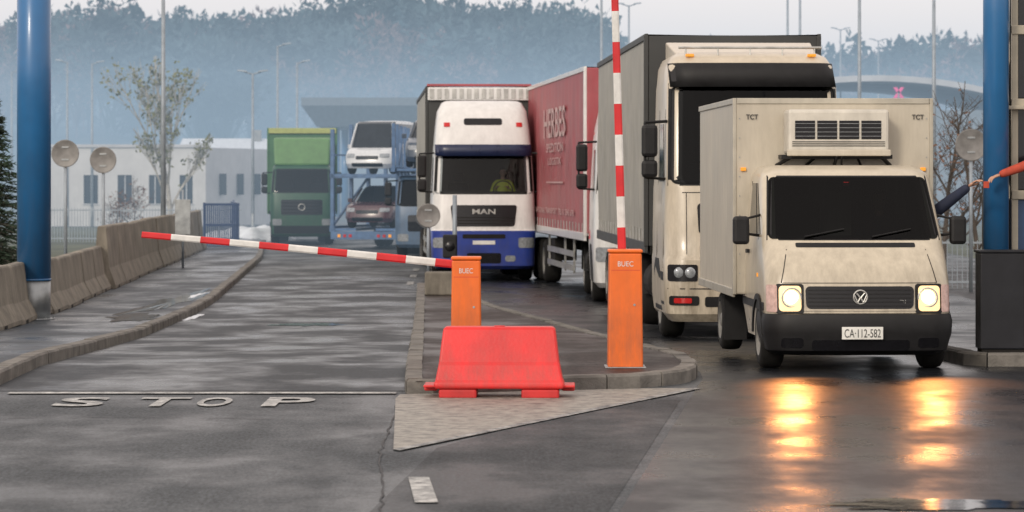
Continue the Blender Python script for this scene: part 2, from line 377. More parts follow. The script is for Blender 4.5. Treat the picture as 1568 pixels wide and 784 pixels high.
# ------------------------------------------------ people
def skin(p,name,verts,edges,radii,mat,sub=2,root=0):
    me=bpy.data.meshes.new(name); me.from_pydata(verts,edges,[]); me.materials.append(mat)
    o=bpy.data.objects.new(name,me); scene.collection.objects.link(o); o.parent=p
    o.modifiers.new('skin','SKIN')
    if not me.skin_vertices: return o
    for i,r in enumerate(radii):
        q=me.skin_vertices[0].data[i]; rr=r if isinstance(r,tuple) else (r,r); q.radius=rr; q.use_root=(i==root)
    sb=o.modifiers.new('s','SUBSURF'); sb.levels=sub; sb.render_levels=sub
    o.modifiers['skin'].use_smooth_shade=True
    return o
def head(p,c,yaw=0.,hairm=m_hair):
    e=bpy.data.objects.new('head_joint',None); scene.collection.objects.link(e); e.parent=p; e.location=c; e.rotation_euler=(0,0,yaw)
    bm=bmesh.new(); bmesh.ops.create_icosphere(bm,subdivisions=4,radius=1)
    for v in bm.verts:
        x,y,z=v.co; w=1-.28*max(0,-z); xx=x*.075*w; yy=y*.095*(1-.12*max(0,-z)); zz=z*.12
        nz=math.exp(-((x/.16)**2+((z+.12)/.2)**2))
        if y<0: yy-=.022*nz; yy+=.01*math.exp(-(((abs(x)-.38)/.18)**2+((z-.08)/.12)**2)); yy-=.006*math.exp(-((x/.3)**2+((z+.48)/.08)**2))
        v.co=(xx,yy,zz)
    me=bpy.data.meshes.new('head'); bm.to_mesh(me); bm.free(); me.materials.append(m_skin)
    for q in me.polygons: q.use_smooth=True
    h=bpy.data.objects.new('head',me); scene.collection.objects.link(h); h.parent=e
    a=Acc()
    for sx in(-1,1):
        a.cyl((sx*.03,-.083,.012),(sx*.03,-.09,.012),.011,.007,8,0)
    a.out('eyes',m_txtb,e)
    bm=bmesh.new(); bmesh.ops.create_icosphere(bm,subdivisions=3,radius=1)
    dl=[v for v in bm.verts if v.co.z<-.35 or (v.co.y<-.35 and v.co.z<.5)]
    bmesh.ops.delete(bm,geom=dl,context='VERTS')
    for v in bm.verts: v.co=(v.co.x*.082,v.co.y*.102+.004,v.co.z*.125+.006)
    me=bpy.data.meshes.new('hair'); bm.to_mesh(me); bm.free(); me.materials.append(hairm)
    h=bpy.data.objects.new('hair',me); scene.collection.objects.link(h); h.parent=e
    for sx in(-1,1): skin(e,'ear',[(sx*.074,0,.02),(sx*.082,.005,0),(sx*.076,0,-.022)],[(0,1),(1,2)],[.013,.014,.009],m_skin,1)
    skin(p,'neck',[(c[0],c[1]+.02,c[2]-.2),(c[0],c[1]+.012,c[2]-.06)],[(0,1)],[.06,.052],m_skin,1)
def hand(p,base,d,up,name='hand',thumb=1):
    d=Vector(d).normalized(); up=Vector(up); sd=d.cross(up).normalized(); up=sd.cross(d).normalized(); b=Vector(base)
    skin(p,name+'_palm',[tuple(b),tuple(b+d*.04),tuple(b+d*.085)],[(0,1),(1,2)],[(.026,.022),(.038,.018),(.04,.016)],m_skin,1)
    for i,(o,l) in enumerate(((-.03,.062),(-.01,.074),(.01,.07),(.03,.055))):
        s0=b+d*.07+sd*o; s1=b+d*(.09)+sd*o*1.05; s2=s1+d*l*.5-up*.008; s3=s2+d*l*.35-up*.02; s4=s3+d*l*.15-up*.016
        skin(p,'%s_finger_%d'%(name,i),[tuple(q) for q in(s0,s1,s2,s3,s4)],[(0,1),(1,2),(2,3),(3,4)],[.009,.0095,.0085,.0078,.0065],m_skin,1)
    t0=b+d*.02-sd*.02*thumb; t1=b+d*.045-sd*.045*thumb-up*.01; t2=b+d*.08-sd*.05*thumb-up*.02; t3=b+d*.105-sd*.042*thumb-up*.025
    skin(p,name+'_thumb',[tuple(q) for q in(t0,t1,t2,t3)],[(0,1),(1,2),(2,3)],[.013,.0125,.0105,.008],m_skin,1)
def body(p,c,jm,armL=None,armR=None,lean=0.,sl=1.):
    cx,cy,cz=c
    sh=cz+.52
    ly=lambda t:cy-lean*t
    V=[(cx,cy,cz),(cx,ly(.35)+.01,cz+.2),(cx,ly(.75)-.005,cz+.4),(cx,ly(1),cz+.54),(cx,ly(1.1),cz+.6),
       (cx+.13,ly(1),sh),(cx+.19,ly(1),sh-.03),(cx-.13,ly(1),sh),(cx-.19,ly(1),sh-.03)]
    E=[(0,1),(1,2),(2,3),(3,4),(3,5),(5,6),(3,7),(7,8)]; R=[(.17,.13),(.155,.115),(.17,.12),(.11,.09),.06,.08,.068,.08,.068]
    for base,arm in((6,armL),(8,armR)):
        el,wr=arm; n=len(V); el=Vector(el);wr=Vector(wr); s_=Vector(V[base])
        V+=[tuple(s_.lerp(el,.5)),tuple(el),tuple(el.lerp(wr,.5)),tuple(wr)]; E+=[(base,n),(n,n+1),(n+1,n+2),(n+2,n+3)]; R+=[.062*sl,.058*sl,.05*sl,.038*sl]
        d=(wr-el).normalized(); hand(p,wr-d*.01,d,(0,0,1) if abs(d.z)<.9 else (0,-1,0),'hand_l' if base==6 else 'hand_r',1 if base==6 else -1)
    skin(p,'jacket',V,E,R,jm,2)
    head(p,(cx,ly(1.25)-.02,cz+.76))
def seated_legs(p,c,mat):
    cx,cy,cz=c
    V=[(cx,cy,cz)]; E=[];R=[(.16,.12)]
    for s_ in(-1,1):
        n=len(V); V+=[(cx+s_*.1,cy-.05,cz-.02),(cx+s_*.13,cy-.42,cz+.02),(cx+s_*.13,cy-.5,cz-.36)]; E+=[(0,n),(n,n+1),(n+1,n+2)]; R+=[.09,.065,.045]
    skin(p,'trousers',V,E,R,mat,2)

# ================================================= GROUND
strip('ground',-60,2500,-2500,2500,-.03,m_grass,step=400)
kx=IP([(5,-4.35),(28.1,-4.9),(40.3,-5.2),(57,-5.75),(87,-7.4),(110,-9.2),(160,-16)])
strip('road',4,260,lambda y:kx(y)-.1,lambda y:14 if y<90 else 14+.02*(y-90),.0,m_asph)
islL=lambda y:-.98-.029*(y-26.8)
islR=IP([(26.8,-.9),(27.7,1.2),(28.2,1.6),(28.8,1.8),(29.6,1.87),(31,1.85),(42.5,.9),(60,-1.2),(64,-2.0)])
strip('left_lane_surface',27.3,72,lambda y:kx(y)+.02,lambda y:islL(y) if y<64 else -2.06,.004,m_asphd)
wetL=IP([(4,-.7),(17.4,.64),(27.5,1.72),(29.6,1.95),(42.5,.95),(60,-1.1),(70,-2)])
strip('wet_lane_surface',4,110,wetL,lambda y:12.,.004,m_wet)
def poly(name,pp,zo,mat): return flatup(mk(name,[(x,y,G(y)+zo) for x,y in pp],[tuple(range(len(pp)))],mat))
m_patch=asphalt('asphalt_patch',(.024,.028,.032),(.05,.054,.06),.5,.8)
poly('asphalt_repair_patch',[(-.85,17.2),(.55,17.2),(1.5,26.2),(.9,26.2),(-.55,21.5)],.003,m_patch)
m_seal=M('tar_seal',(.010,.010,.011),.5,spec=.2)
def seam(name,pts,w):
    r=random.Random(3)
    P=[]
    for i in range(len(pts)-1):
        p0=Vector(pts[i]);p1=Vector(pts[i+1]); n=max(2,int((p1-p0).length/.25))
        for k in range(n): q=p0.lerp(p1,k/n); P.append(q+Vector((r.uniform(-.02,.02),r.uniform(-.03,.03))))
    v=[];f=[]
    for i,q in enumerate(P):
        d=(P[min(i+1,len(P)-1)]-P[max(0,i-1)]).normalized(); nr=Vector((-d.y,d.x))*w*r.uniform(.3,1.)
        v+=[((q-nr).x,(q-nr).y,G(q.y)+.008),((q+nr).x,(q+nr).y,G(q.y)+.008)]
        if i: k=2*i; f.append((k-2,k-1,k+1,k))
    return mk(name,v,f,m_seal)
seam('tar_seam',[(-1.0,26.2),(-.95,21),(-.75,17),(-.6,12)],.010)
seam('tar_seam',[(-4.8,24.1),(-3.2,24.3),(-1.3,24.0)],.010)
bxl=IP([(20,-6.9),(43,-7.5),(63,-8.7),(95,-10.3),(130,-14)])
strip('sidewalk',8,120,lambda y:bxl(y)-2.2,lambda y:kx(y)-.16,.12,m_side)
kerb('sidewalk_kerb',[(kx(y),y) for y in np.arange(10,112,2.)],.17,.135,m_kerb,side=1)
strip('traffic_island',26.9,63.5,lambda y:islL(y)+.1,lambda y:max(islR(y)-.1,islL(y)+.11),.12,m_brick,step=.25)
pts=[(islL(y),y) for y in (63.5,58,52,47,42,38,34,31,29,27.4)]+[(-1.0,27.05),(-.93,26.86),(-.8,26.82)]+[(islR(y),y) for y in(27.0,27.35,27.7,27.95,28.2,28.5,28.8,29.2,29.6,30.3,31,34,38,42.5,48,54,60,63.5)]
kerb('island_kerb',pts,.16,.14,m_kerb,side=1,stone=.7)
poly('painted_wedge_marking',[(-1.04,26.25),(-1.02,26.75),(1.3,27.55),(1.68,27.55),(-.86,21.3)],.012,m_ped)
poly('wedge_edge_line',[(1.68,27.55),(-.86,21.3),(-.81,21.2),(1.80,27.6)],.012,m_whitew)
strip('stop_line',26.85,27.06,-4.62,-1.06,.012,m_white)
e=empty('stop_marking',(0,0,.012))
for ch,u0,u1 in(('S',88,162),('T',208,285),('O',303,354),('P',406,480)):
    d=25.85; textm(e,'letter_'+ch.lower(),ch,(X(u0,d),25.35,0),(1,0,0),(0,1,0),(u1-u0)*d/F,1.05,m_white,.022)
poly('lane_dash',[gp(635,772),gp(671,772),gp(657,733),gp(625,733)],.012,m_white)
a=Acc()
for y in (66,71,76,82,89,97,106):
    z=G(y)+.012; x=-2.3-.02*(y-66); a.add([(x-.08,y,z),(x+.08,y,z),(x+.04,y+2.2,z),(x-.12,y+2.2,z)],[(0,1,2,3)])
a.out('centre_line_dashes',m_whitew)
def snowpile(name,cx,cy,rx,ry,h,zb,n=22,seed=0):
    r=random.Random(seed); v=[];f=[]
    ph=[r.uniform(0,6) for _ in range(5)]
    for i in range(n+1):
        for j in range(n+1):
            x=-1+2*i/n; y=-1+2*j/n; a_=math.atan2(y,x); rr=math.hypot(x,y)*(1+.18*math.sin(3*a_+ph[0])+.12*math.sin(5*a_+ph[1])+.1*math.sin(9*a_+ph[2]))
            z=h*max(-.3,(1-rr*rr))*(1+.25*math.sin(7*x+ph[3])*math.cos(6*y+ph[4]))
            v.append((cx+x*rx,cy+y*ry,G(cy+y*ry)+zb+z))
    for i in range(n):
        for j in range(n): k=i*(n+1)+j; f.append((k,k+1,k+n+2,k+n+1))
    return mk(name,v,f,m_snow,smooth=True)
snowpile('snow_pile',X(390,118),118,1.7,6,.55,-.05,seed=1)
snowpile('snow_pile',X(300,57),57,.10,2.2,.02,.112,seed=4)
snowpile('snow_pile',kx(50)+.12,50,.07,1.6,.03,0,seed=6)
puddle(X(262,54),54,.30,5,.126,2); puddle(X(205,46.5),46.6,.4,1.6,.126,5)
puddle(X(470,46.5),46.6,.45,.7,.010,3); puddle(X(1440,17.75),17.7,.8,.24,.010,6)
def jersey(x,y,rz,L,h):
    e=empty('concrete_barrier',(x,y,G(y)+.12 if y<120 else G(y)),rz)
    pr=[(-.29,0),(-.29,.07),(-.16,.07+.28*h),(-.09,h-.03),(-.07,h),(.07,h),(.09,h-.03),(.16,.07+.28*h),(.29,.07),(.29,0)]
    n=len(pr); v=[(a,-L/2,b) for a,b in pr]+[(a,L/2,b) for a,b in pr]
    f=[(i,(i+1)%n,n+(i+1)%n,n+i) for i in range(n)]+[tuple(range(n)),tuple(range(n,2*n))]
    mk('barrier_body',v,f,m_conc,e,bevel=.012)
    box(e,'drain_slot',-.295,.295,-L/4,-L/4+.3,-.01,.06,m_under,0)
    return e
y=32.
while y<61:
    dx=bxl(y+1.25)-bxl(y-1.25); jersey(bxl(y)+random.uniform(-.02,.02),y,-math.atan2(dx,2.5),2.49,.88+random.uniform(-.01,.01)); y+=2.5
while y<98:
    dx=bxl(y+1.25)-bxl(y-1.25); jersey(bxl(y)+random.uniform(-.03,.03)+.1,y,-math.atan2(dx,2.5),2.985,1.28+random.uniform(-.02,.02)); y+=3.0
e=empty('blue_railing',(X(336,104),104,G(104)),.12)
a=Acc(); a.cyl((-.6,-4,0),(-.6,-4,1.6),.04,.04); a.cyl((.6,-4,0),(.6,4,1.6),.04,.04)
for i in range(17): xx_=-.58+i*.07; a.box(xx_,xx_+.045,-4.02,-3.96,.1,1.55)
for i in range(24): yy=-4+i*.35; a.box(.52,.58,yy,yy+.08,.1,1.55)
for zz in(.2,.8,1.5): a.box(.5,.6,-4,4.4,zz,zz+.08); a.box(-.6,.5,-4.03,-3.95,zz,zz+.08)
a.out('railing',M('railing_blue',(.03,.06,.14),.5),e)

# ================================================= COLUMNS & KIOSK
def column(x,d,zb,r,grey,h=7.2):
    e=empty('canopy_column',(x,d,zb))
    cyl(e,'shaft',(0,0,grey),(0,0,h),r,r,m_blue,40); cyl(e,'steel_sleeve',(0,0,0),(0,0,grey),r*.98,r*.98,m_steel,40)
    cyl(e,'collar',(0,0,grey-.015),(0,0,grey+.015),r*1.02,r*1.02,m_blue,40)
    cyl(e,'base_plate',(0,0,0),(0,0,.02),r*1.25,r*1.25,m_steel,40)
    a=Acc()
    for k in range(8): t=k*math.pi/4; a.cyl((r*1.15*math.cos(t),r*1.15*math.sin(t),.02),(r*1.15*math.cos(t),r*1.15*math.sin(t),.05),.012,.012,6)
    a.out('bolts',m_steel,e)
d=dfor(489,.12); column(X(52,d),d,G(d)+.12,.262,.62)
column(X(1525,31.72),31.72,.125,.138,.5)
strip('booth_pavement',30.95,75,4.95,8.6,.13,m_side)
kerb('booth_kerb',[(8.6,30.85),(4.95,30.85),(4.82,30.95),(4.79,31.2),(4.76,40),(4.72,55),(4.68,75)],.17,.145,m_kerb,side=-1)
K=empty('booth_kiosk',(X(1546,32.05),32.05,.13))
m_kbeige=M('kiosk_frame_beige',(.42,.38,.3),.5,var=.1); m_kdark=M('kiosk_panel_dark',(.012,.013,.017),.45,var=.25,spec=.35)
m_kblue=M('kiosk_panel_blue',(.02,.05,.12),.4,var=.2)
KW=2.2
box(K,'front_wall_lower',0.02,KW,0,.06,0,1.62,m_kblue,.01)
box(K,'lane_wall',0,.06,.063,1.9,0,1.62,m_kdark,.01)
for z in(1.62,2.62,3.42,4.3): box(K,'front_transom',.021,KW,-.03,.05,z,z+.1,m_kbeige,.008)
box(K,'window_ledge',-.03,KW,-.12,-.003,2.60,2.64,m_kbeige,.008)
for x in(.021,.20,1.1,KW-.09): box(K,'front_mullion',x,x+.07,-.015,.045,1.73 if x>.1 else 0.01,4.29,m_kbeige,.008)
box(K,'front_glass_upper',.1,KW-.1,.02,.03,2.73,4.3,m_glassd,0)
box(K,'front_glass_corner',.092,.199,.02,.03,1.73,2.6,m_glassd,0)
box(K,'front_glass_far',1.175,KW-.1,.02,.03,1.73,2.6,m_glassd,0)
box(K,'lane_glass',.02,.03,.1,1.9,1.63,4.3,m_glassd,0)
box(K,'back_wall',.06,KW,1.9,1.95,0,4.4,m_kdark,0); box(K,'far_wall',KW-.001,KW+.05,0,1.95,0,4.4,m_kdark,0); box(K,'roof',-.05,KW+.1,-.12,2.05,4.42,4.6,m_kbeige,.02)
box(K,'floor',.07,KW-.02,.07,1.88,0,.92,m_kdark,0)
e=empty('utility_cabinet',(X(1501,31.1),31.1,.13))
box(e,'cabinet_body',0,.95,0,.34,.04,1.06,m_kdark,.015); box(e,'cabinet_top',-.015,.965,-.015,.355,1.062,1.09,m_kdark,.008); box(e,'plinth',.02,.93,.02,.32,0,.039,m_under,0)
box(e,'door_gap',.46,.466,-.003,.005,.08,1.03,m_under,0)
cyl(e,'handle',(.50,-.02,.5),(.50,-.02,.62),.007,.007,m_black,8)
# ================================================= BOX VAN
kv=-.036
s=150.; VD=30.; vuc=1318
V=empty('refrigerated_box_van',(X(vuc,VD),VD,0),-math.atan(kv))
zz=lambda v_:CH+(HZ-v_)/s
xx=lambda u:(u-vuc)/s
c=Cab(V,'cab_body',[(.30,.90,.05,.14),(.55,.94,.02,.16),(.62,.955,.03,.17),(.90,.96,.06,.2),(1.05,.955,.12,.22),(1.22,.95,.25,.22),(1.31,.945,.36,.2),(1.36,.94,.42,.13),(1.99,.89,.92,.12),(2.04,.87,.98,.16),(2.09,.83,1.08,.2),(2.12,.74,1.24,.22)],m_vanw,2.15,bow=.07,hole=(1.36,1.99))
c.interior(.9,2.0,.8,1.0,2.0)
c.frame('windscreen_seal',-.905,.905,1.34,2.01,.05,m_black,.005,-.84,.84)
c.patch('windscreen',-.89,.89,1.355,1.995,m_glass,.012,-.825,.825,rc=.05,back=.0)
box(V,'dashboard',-.8,.8,.62,1.0,1.0,1.30,m_dark,.05)
lathe(V,'steering_wheel',[(0,.19,0),(.012,.2,0),(.0,.21,0),(-.012,.2,0),(0,.19,0)],(.42,1.02,1.38),[m_black],axis='y',n=24)
box(V,'rear_view_mirror',-.1,.1,.93,.95,1.84,1.91,m_black,.01)
box(V,'licence_disc',-.05,.01,c.fy(.02,1.93)-.006,c.fy(.02,1.93)-.001,1.90,1.94,m_redl,0)
c.patch('cowl_slot',-.62,.62,1.268,1.315,m_black,.004,rc=.015)
c.patch('hood_gap',-.80,.80,.905,.912,m_black,.003,-.80,.80)
for sx in(-1,1): c.patch('hood_side_gap',sx*.80-.004,sx*.80+.004,.912,1.25,m_black,.003,sx*.72-.004,sx*.72+.004,nx=2)
c.patch('grille',-.55,.55,.645,.875,m_blackg,.01,-.56,.56,rc=.05)
for k in range(5): c.patch('grille_slat',-.53,.53,.672+k*.04,.684+k*.04,m_black,.02,back=.0)
c.patch('grille_trim',-.575,.575,.625,.643,m_vanw,.012)
lathe(V,'emblem_ring',[(-.012,.062,0),(-.02,.07,0),(-.012,.078,0),(0,.078,0),(0,.062,0)],(0,.03,.765),[m_alu],axis='y',n=32)
a=Acc()
for (p0,p1) in(((-.04,.04),(-.0,-.01)),((.04,.04),(0,-.01)),((-.062,.02),(-.028,-.055)),((-.028,-.055),(0,.0)),((0,.0),(.028,-.055)),((.028,-.055),(.062,.02))):
    a.cyl((p0[0],.012,.765+p0[1]),(p1[0],.012,.765+p1[1]),.008,.008,6)
a.out('emblem_letters',m_alu,V)
textm(V,'badge_lettering','TDI',(.36,.045,.70),(1,0,0),(0,0,1),.11,.035,m_alu)
for sx in(-1,1):
    x0,x1=(.59,.84) if sx>0 else(-.84,-.59)
    c.patch('headlamp_bezel',x0-.02,x1+.015,.595,.9,m_black,.008,rc=.03)
    c.patch('headlamp_reflector',x0+.012,x1-.012,.62,.88,m_lit,.016,rc=.04,back=.005)
    cx_=sx*.70; lathe(V,'headlamp_bulb',[(-.012,.001,0),(-.012,.05,0),(0,.07,0)],(cx_,c.fy(cx_,.76)-.02,.76),[m_litc],axis='y')
    lathe(V,'reflector_ring',[(-.004,.085,0),(-.012,.095,0),(-.004,.105,0)],(cx_,c.fy(cx_,.76)-.018,.76),[m_alu],axis='y')
    a0,a1=(.845,.945) if sx>0 else(-.945,-.845)
    c.patch('turn_signal',a0,a1,.61,.89,m_ind,.012,rc=.02,back=.01)
cb=Cab(V,'bumper',[(.17,.84,.06,.2),(.22,.93,-.02,.22),(.40,.975,-.07,.24),(.52,.98,-.08,.24),(.59,.965,-.06,.24),(.60,.9,-.0,.2)],m_black,.75,bow=.09)
cb.patch('bumper_intake',-.5,.5,.22,.33,m_blackg,.004,rc=.03)
for sx in(-1,1): cb.patch('fog_lamp_recess',sx*.7-.11,sx*.7+.11,.25,.35,m_blackg,.006,rc=.03)
box(V,'number_plate',xx(1287),xx(1350),-.105,-.085,zz(519),zz(500),m_plate,.003)
textm(V,'plate_lettering','CA·112-582',(xx(1287)+.025,-.109,zz(516)),(1,0,0),(0,0,1),.37,.085,m_txtb)
for sx in(-1,1):
    c.side('door_window',sx,[(1.02,1.38),(1.72,1.38),(1.72,1.93),(1.42,1.93)],m_glassd,.008)
    c.side('quarter_window',sx,[(.74,1.40),(.98,1.40),(1.34,1.93),(1.30,1.93)],m_glassd,.006)
    c.side('door_gap_front',sx,[(.88,.45),(.9,.45),(.9,1.36),(.88,1.36)],m_black,.003)
    c.side('door_gap_rear',sx,[(1.8,.45),(1.815,.45),(1.815,1.95),(1.8,1.95)],m_black,.003)
    c.side('side_strip',sx,[(.3,.62),(2.1,.62),(2.1,.7),(.3,.7)],m_black,.012)
    c.side('door_handle',sx,[(1.6,1.18),(1.75,1.18),(1.75,1.22),(1.6,1.22)],m_black,.03)
    c.side('side_repeater',sx,[(.8,.95),(.87,.95),(.87,.99),(.8,.99)],m_amber,.01)
    a=Acc(); a.cyl((sx*.93,.85,1.38),(sx*1.08,.78,1.40),.016,.014); a.cyl((sx*.9,.9,1.6),(sx*1.08,.78,1.56),.014,.012); a.out('mirror_arm',m_black,V)
    box(V,'mirror_housing',sx*1.14-.085,sx*1.14+.085,.70,.82,1.29,1.585,m_black,.035)
    a=Acc()
    for k in range(14):
        t0=math.pi*k/14;t1=math.pi*(k+1)/14
        a.add([(sx*.965,.72+.42*math.cos(t0),.36+.42*math.sin(t0)),(sx*.965,.72+.42*math.cos(t1),.36+.42*math.sin(t1)),(sx*.965,.72+.36*math.cos(t1),.36+.36*math.sin(t1)),(sx*.965,.72+.36*math.cos(t0),.36+.36*math.sin(t0)),
               (sx*.985,.72+.42*math.cos(t0),.36+.42*math.sin(t0)),(sx*.985,.72+.42*math.cos(t1),.36+.42*math.sin(t1)),(sx*.985,.72+.36*math.cos(t1),.36+.36*math.sin(t1)),(sx*.985,.72+.36*math.cos(t0),.36+.36*math.sin(t0))],[(0,1,2,3),(4,5,6,7),(0,1,5,4),(3,2,6,7)])
    a.out('wheel_arch',m_black,V)
    wheel(V,sx*.84,.74,.345,.24,sx); wheel(V,sx*.88,4.1,.345,.24,sx); 
    a=Acc(); a.box(sx*.88-.13,sx*.88+.13,3.6,3.61,.14,.7); a.out('mud_flap',m_black,V)
box(V,'wheel_well',-.93,.93,.35,1.15,.28,.72,m_under,.02)
box(V,'chassis_frame',-.45,.45,.7,5.4,.36,.62,m_under,.02)
cyl(V,'rear_axle',(-.8,4.1,.345),(.8,4.1,.345),.06,.06,m_under)
for x0_ in(-.62,.08):
    a=Acc(); 
    pts_=[(x0_+.1+t*.42,1.375+t*.08) for t in(0,.5,1)]
    for i in range(2):
        p0=pts_[i];p1=pts_[i+1]; a.cyl((p0[0],c.fy(p0[0],p0[1])-.03,p0[1]),(p1[0],c.fy(p1[0],p1[1])-.03,p1[1]),.009,.008,6)
    a.out('wiper',m_black,V)
B0,B1,BT,BB=1.95,5.75,2.84,.72
box(V,'box_body',-1.07,1.07,B0,B1,BB,BT,m_vanbox,.02)
a=Acc()
for sx in(-1,1):
    a.box(sx*1.075-.02,sx*1.075+.02,B0-.012,B0+.05,BB,BT+.012); a.box(sx*1.075-.012,sx*1.075+.012,B0+.052,B1,BT-.05,BT+.012); a.box(sx*1.075-.014,sx*1.075+.014,B0+.052,B1,BB-.03,BB+.06)
a.box(-1.05,1.05,B0-.014,B0+.04,BT-.05,BT+.012); a.out('box_edge_profiles',M('box_profile',(.46,.43,.36),.4,.2,dirt=.3,dz=3),V,bevel=.006)
a=Acc()
for sx in(-1,1):
    for k in range(9): z_=.95+k*.21; a.cyl((sx*1.02,B0-.016,z_),(sx*1.02,B0-.012,z_),.007,.007,6)
a.out('rivets',m_steel,V)
for sx in(-1,1): textm(V,'box_lettering','TCT',(sx*.93-.07 if sx>0 else -.95,B0-.02,2.62),(1,0,0),(0,0,1),.13,.055,m_txtb,.02)
for sx in(-1,1): box(V,'marker_lamp',sx*.98-.03,sx*.98+.03,B0-.035,B0-.003,2.06,2.1,m_amber,.008)
fu=B0-.42
box(V,'fridge_housing',-.545,.545,fu,B0-.005,2.24,2.72,M('fridge_white',(.6,.57,.5),.4,dirt=.3,dz=3.4),.035)
box(V,'fridge_lower_lip',-.56,.56,fu-.03,fu-.002,2.22,2.29,m_vanbox,.012)
for k in range(4): 
    x0_=-.47+k*.238; box(V,'fridge_vent',x0_,x0_+.215,fu-.008,fu+.02,2.40,2.60,m_blackg,.004)
    for q in range(4): box(V,'vent_louvre',x0_,x0_+.215,fu-.022,fu-.009,2.43+q*.045,2.435+q*.045,m_steel,.001)
for q in range(3): box(V,'fridge_rib',-.5,.5,fu-.008,fu+.01,2.325+q*.022,2.333+q*.022,m_black,.001)
a=Acc()
for sx in(-1,1): a.cyl((sx*.45,fu+.1,2.24),(sx*.62,B0-.02,2.12),.022,.022); a.cyl((sx*.2,fu+.1,2.24),(sx*.3,B0-.02,2.12),.015,.015)
a.cyl((0,fu+.08,2.24),(.0,B0-.05,2.1),.02,.02); a.box(-.6,.6,fu+.12,B0-.02,2.19,2.235); a.out('fridge_bracket',m_black,V)
for i_,x_ in enumerate((-.02,.03)): cyl(V,'refrigerant_hose_%d'%i_,(x_,fu-.015,2.25),(x_*1.5,fu+.1,2.1),.012,.012,m_black,8)
D=empty('van_driver',V.location,V.rotation_euler[2])
hx,hz=X(1492,31.0)-V.location.x, Z(285,31.0)
body(D,(.45,1.62,.98),m_navy,((.94,1.28,1.58),(hx,1.05,hz)),((.2,1.3,1.2),(.30,1.04,1.32)),sl=1.3)
seated_legs(D,(.45,1.62,.98),m_black)
box(D,'passport',hx+.14,hx+.20,.99,1.0,hz-.02,hz+.05,m_redj,.002)
C=empty('border_officer',(0,0,0))
ox,oy,oz=6.02,32.28,1.68
wy=31.38; wx,wz=X(1530,wy),Z(268,wy)
body(C,(ox,oy,oz),m_redj,((ox+.26,oy-.25,oz+.25),(ox+.12,oy-.34,oz+.1)),((X(1600,31.6),31.62,Z(243,31.6)),(wx,wy,wz)),lean=.22,sl=1.15)
a_=[(ox,oy,oz),(ox-.1,oy,oz-.07),(ox-.1,oy-.01,oz-.4),(ox-.1,oy+.03,oz-.6),(ox+.1,oy,oz-.07),(ox+.1,oy-.01,oz-.4),(ox+.1,oy+.03,oz-.6)]
skin(C,'trousers',a_,[(0,1),(1,2),(2,3),(0,4),(4,5),(5,6)],[(.16,.12),.095,.07,.06,.095,.07,.06],m_navy)

# ================================================= TRUCK HELPERS
def trailer(T,y0,L,zb,zt,hw,sm,fm_,skirt=m_under,ribs=True,rim=m_rim,x0=0.,axles=3):
    e=T
    for sx in(-1,1):
        n=60;v=[];f=[]
        for i in range(n+1):
            for j in range(9):
                y_=y0+.06+(L-.12)*i/n; t=j/8; w_=.018*math.sin(i*1.9)+.014*math.sin(i*.7+j); w_*=math.sin(math.pi*t)
                v.append((x0+sx*(hw+w_),y_,zb+.05+(zt-zb-.1)*t))
        for i in range(n):
            for j in range(8): k=i*9+j; f.append((k,k+1,k+10,k+9))
        mk('side_curtain',v,f,sm,e,smooth=True)
        a=Acc(); a.box(x0+sx*hw-.025,x0+sx*hw+.025,y0,y0+L,zt-.06,zt+.03); a.box(x0+sx*hw-.03,x0+sx*hw+.02,y0,y0+L,zb-.1,zb+.06)
        a.box(x0+sx*hw-.04,x0+sx*hw+.025,y0-.02,y0+.06,zb,zt)
        a.out('side_rail',fm_,e,bevel=.006)
        if ribs:
            a=Acc(); k=y0+.5
            while k<y0+L-.2: a.box(x0+sx*(hw+.012)-.006,x0+sx*(hw+.012)+.006,k,k+.045,zb-.06,zb+.25); k+=.62
            a.out('curtain_straps',m_alu,e)
        a=Acc(); a.box(x0+sx*(hw-.1)-.015,x0+sx*(hw-.1)+.015,y0+3.2,y0+L-4.6,.45,.57); a.box(x0+sx*(hw-.1)-.015,x0+sx*(hw-.1)+.015,y0+3.2,y0+L-4.6,.75,.87)
        for k in(3.3,5.2,L-4.8): a.box(x0+sx*(hw-.12)-.02,x0+sx*(hw-.12)+.02,y0+k,y0+k+.08,.4,zb)
        a.out('side_guard',m_alu,e)
        for k in range(axles): wheel(e,x0+sx*(hw-.25),y0+L-1.4-k*1.31,.5,.38,sx,'trailer_wheel',rim)
        box(e,'pallet_box' if sx<0 else 'spare_wheel_carrier',x0+sx*(hw-.38)-.25,x0+sx*(hw-.38)+.25,y0+L-5.9,y0+L-5.0,.55,1.05,m_under,.02)
    box(e,'front_bulkhead',x0-hw+.03,x0+hw-.03,y0,y0+.05,zb,zt,fm_,.01)
    box(e,'rear_doors',x0-hw+.03,x0+hw-.03,y0+L-.05,y0+L,zb,zt,fm_,.01)
    n=20;v=[];f=[]
    for i in range(n+1):
        for j in range(7): v.append((x0-hw+.02+(2*hw-.04)*j/6,y0+L*i/n,zt+.02-.015*math.sin(math.pi*j/6)*(1+math.sin(i*2.1))))
    for i in range(n):
        for j in range(6): k=i*7+j; f.append((k,k+1,k+8,k+7))
    mk('roof_sheet',v,f,sm,e,smooth=True)
    box(e,'floor_frame',x0-hw+.05,x0+hw-.05,y0,y0+L,zb-.13,zb-.005,m_under,.01)
    box(e,'chassis_beams',x0-.55,x0+.55,y0+.5,y0+L-.3,.78,zb-.14,m_under,.01)
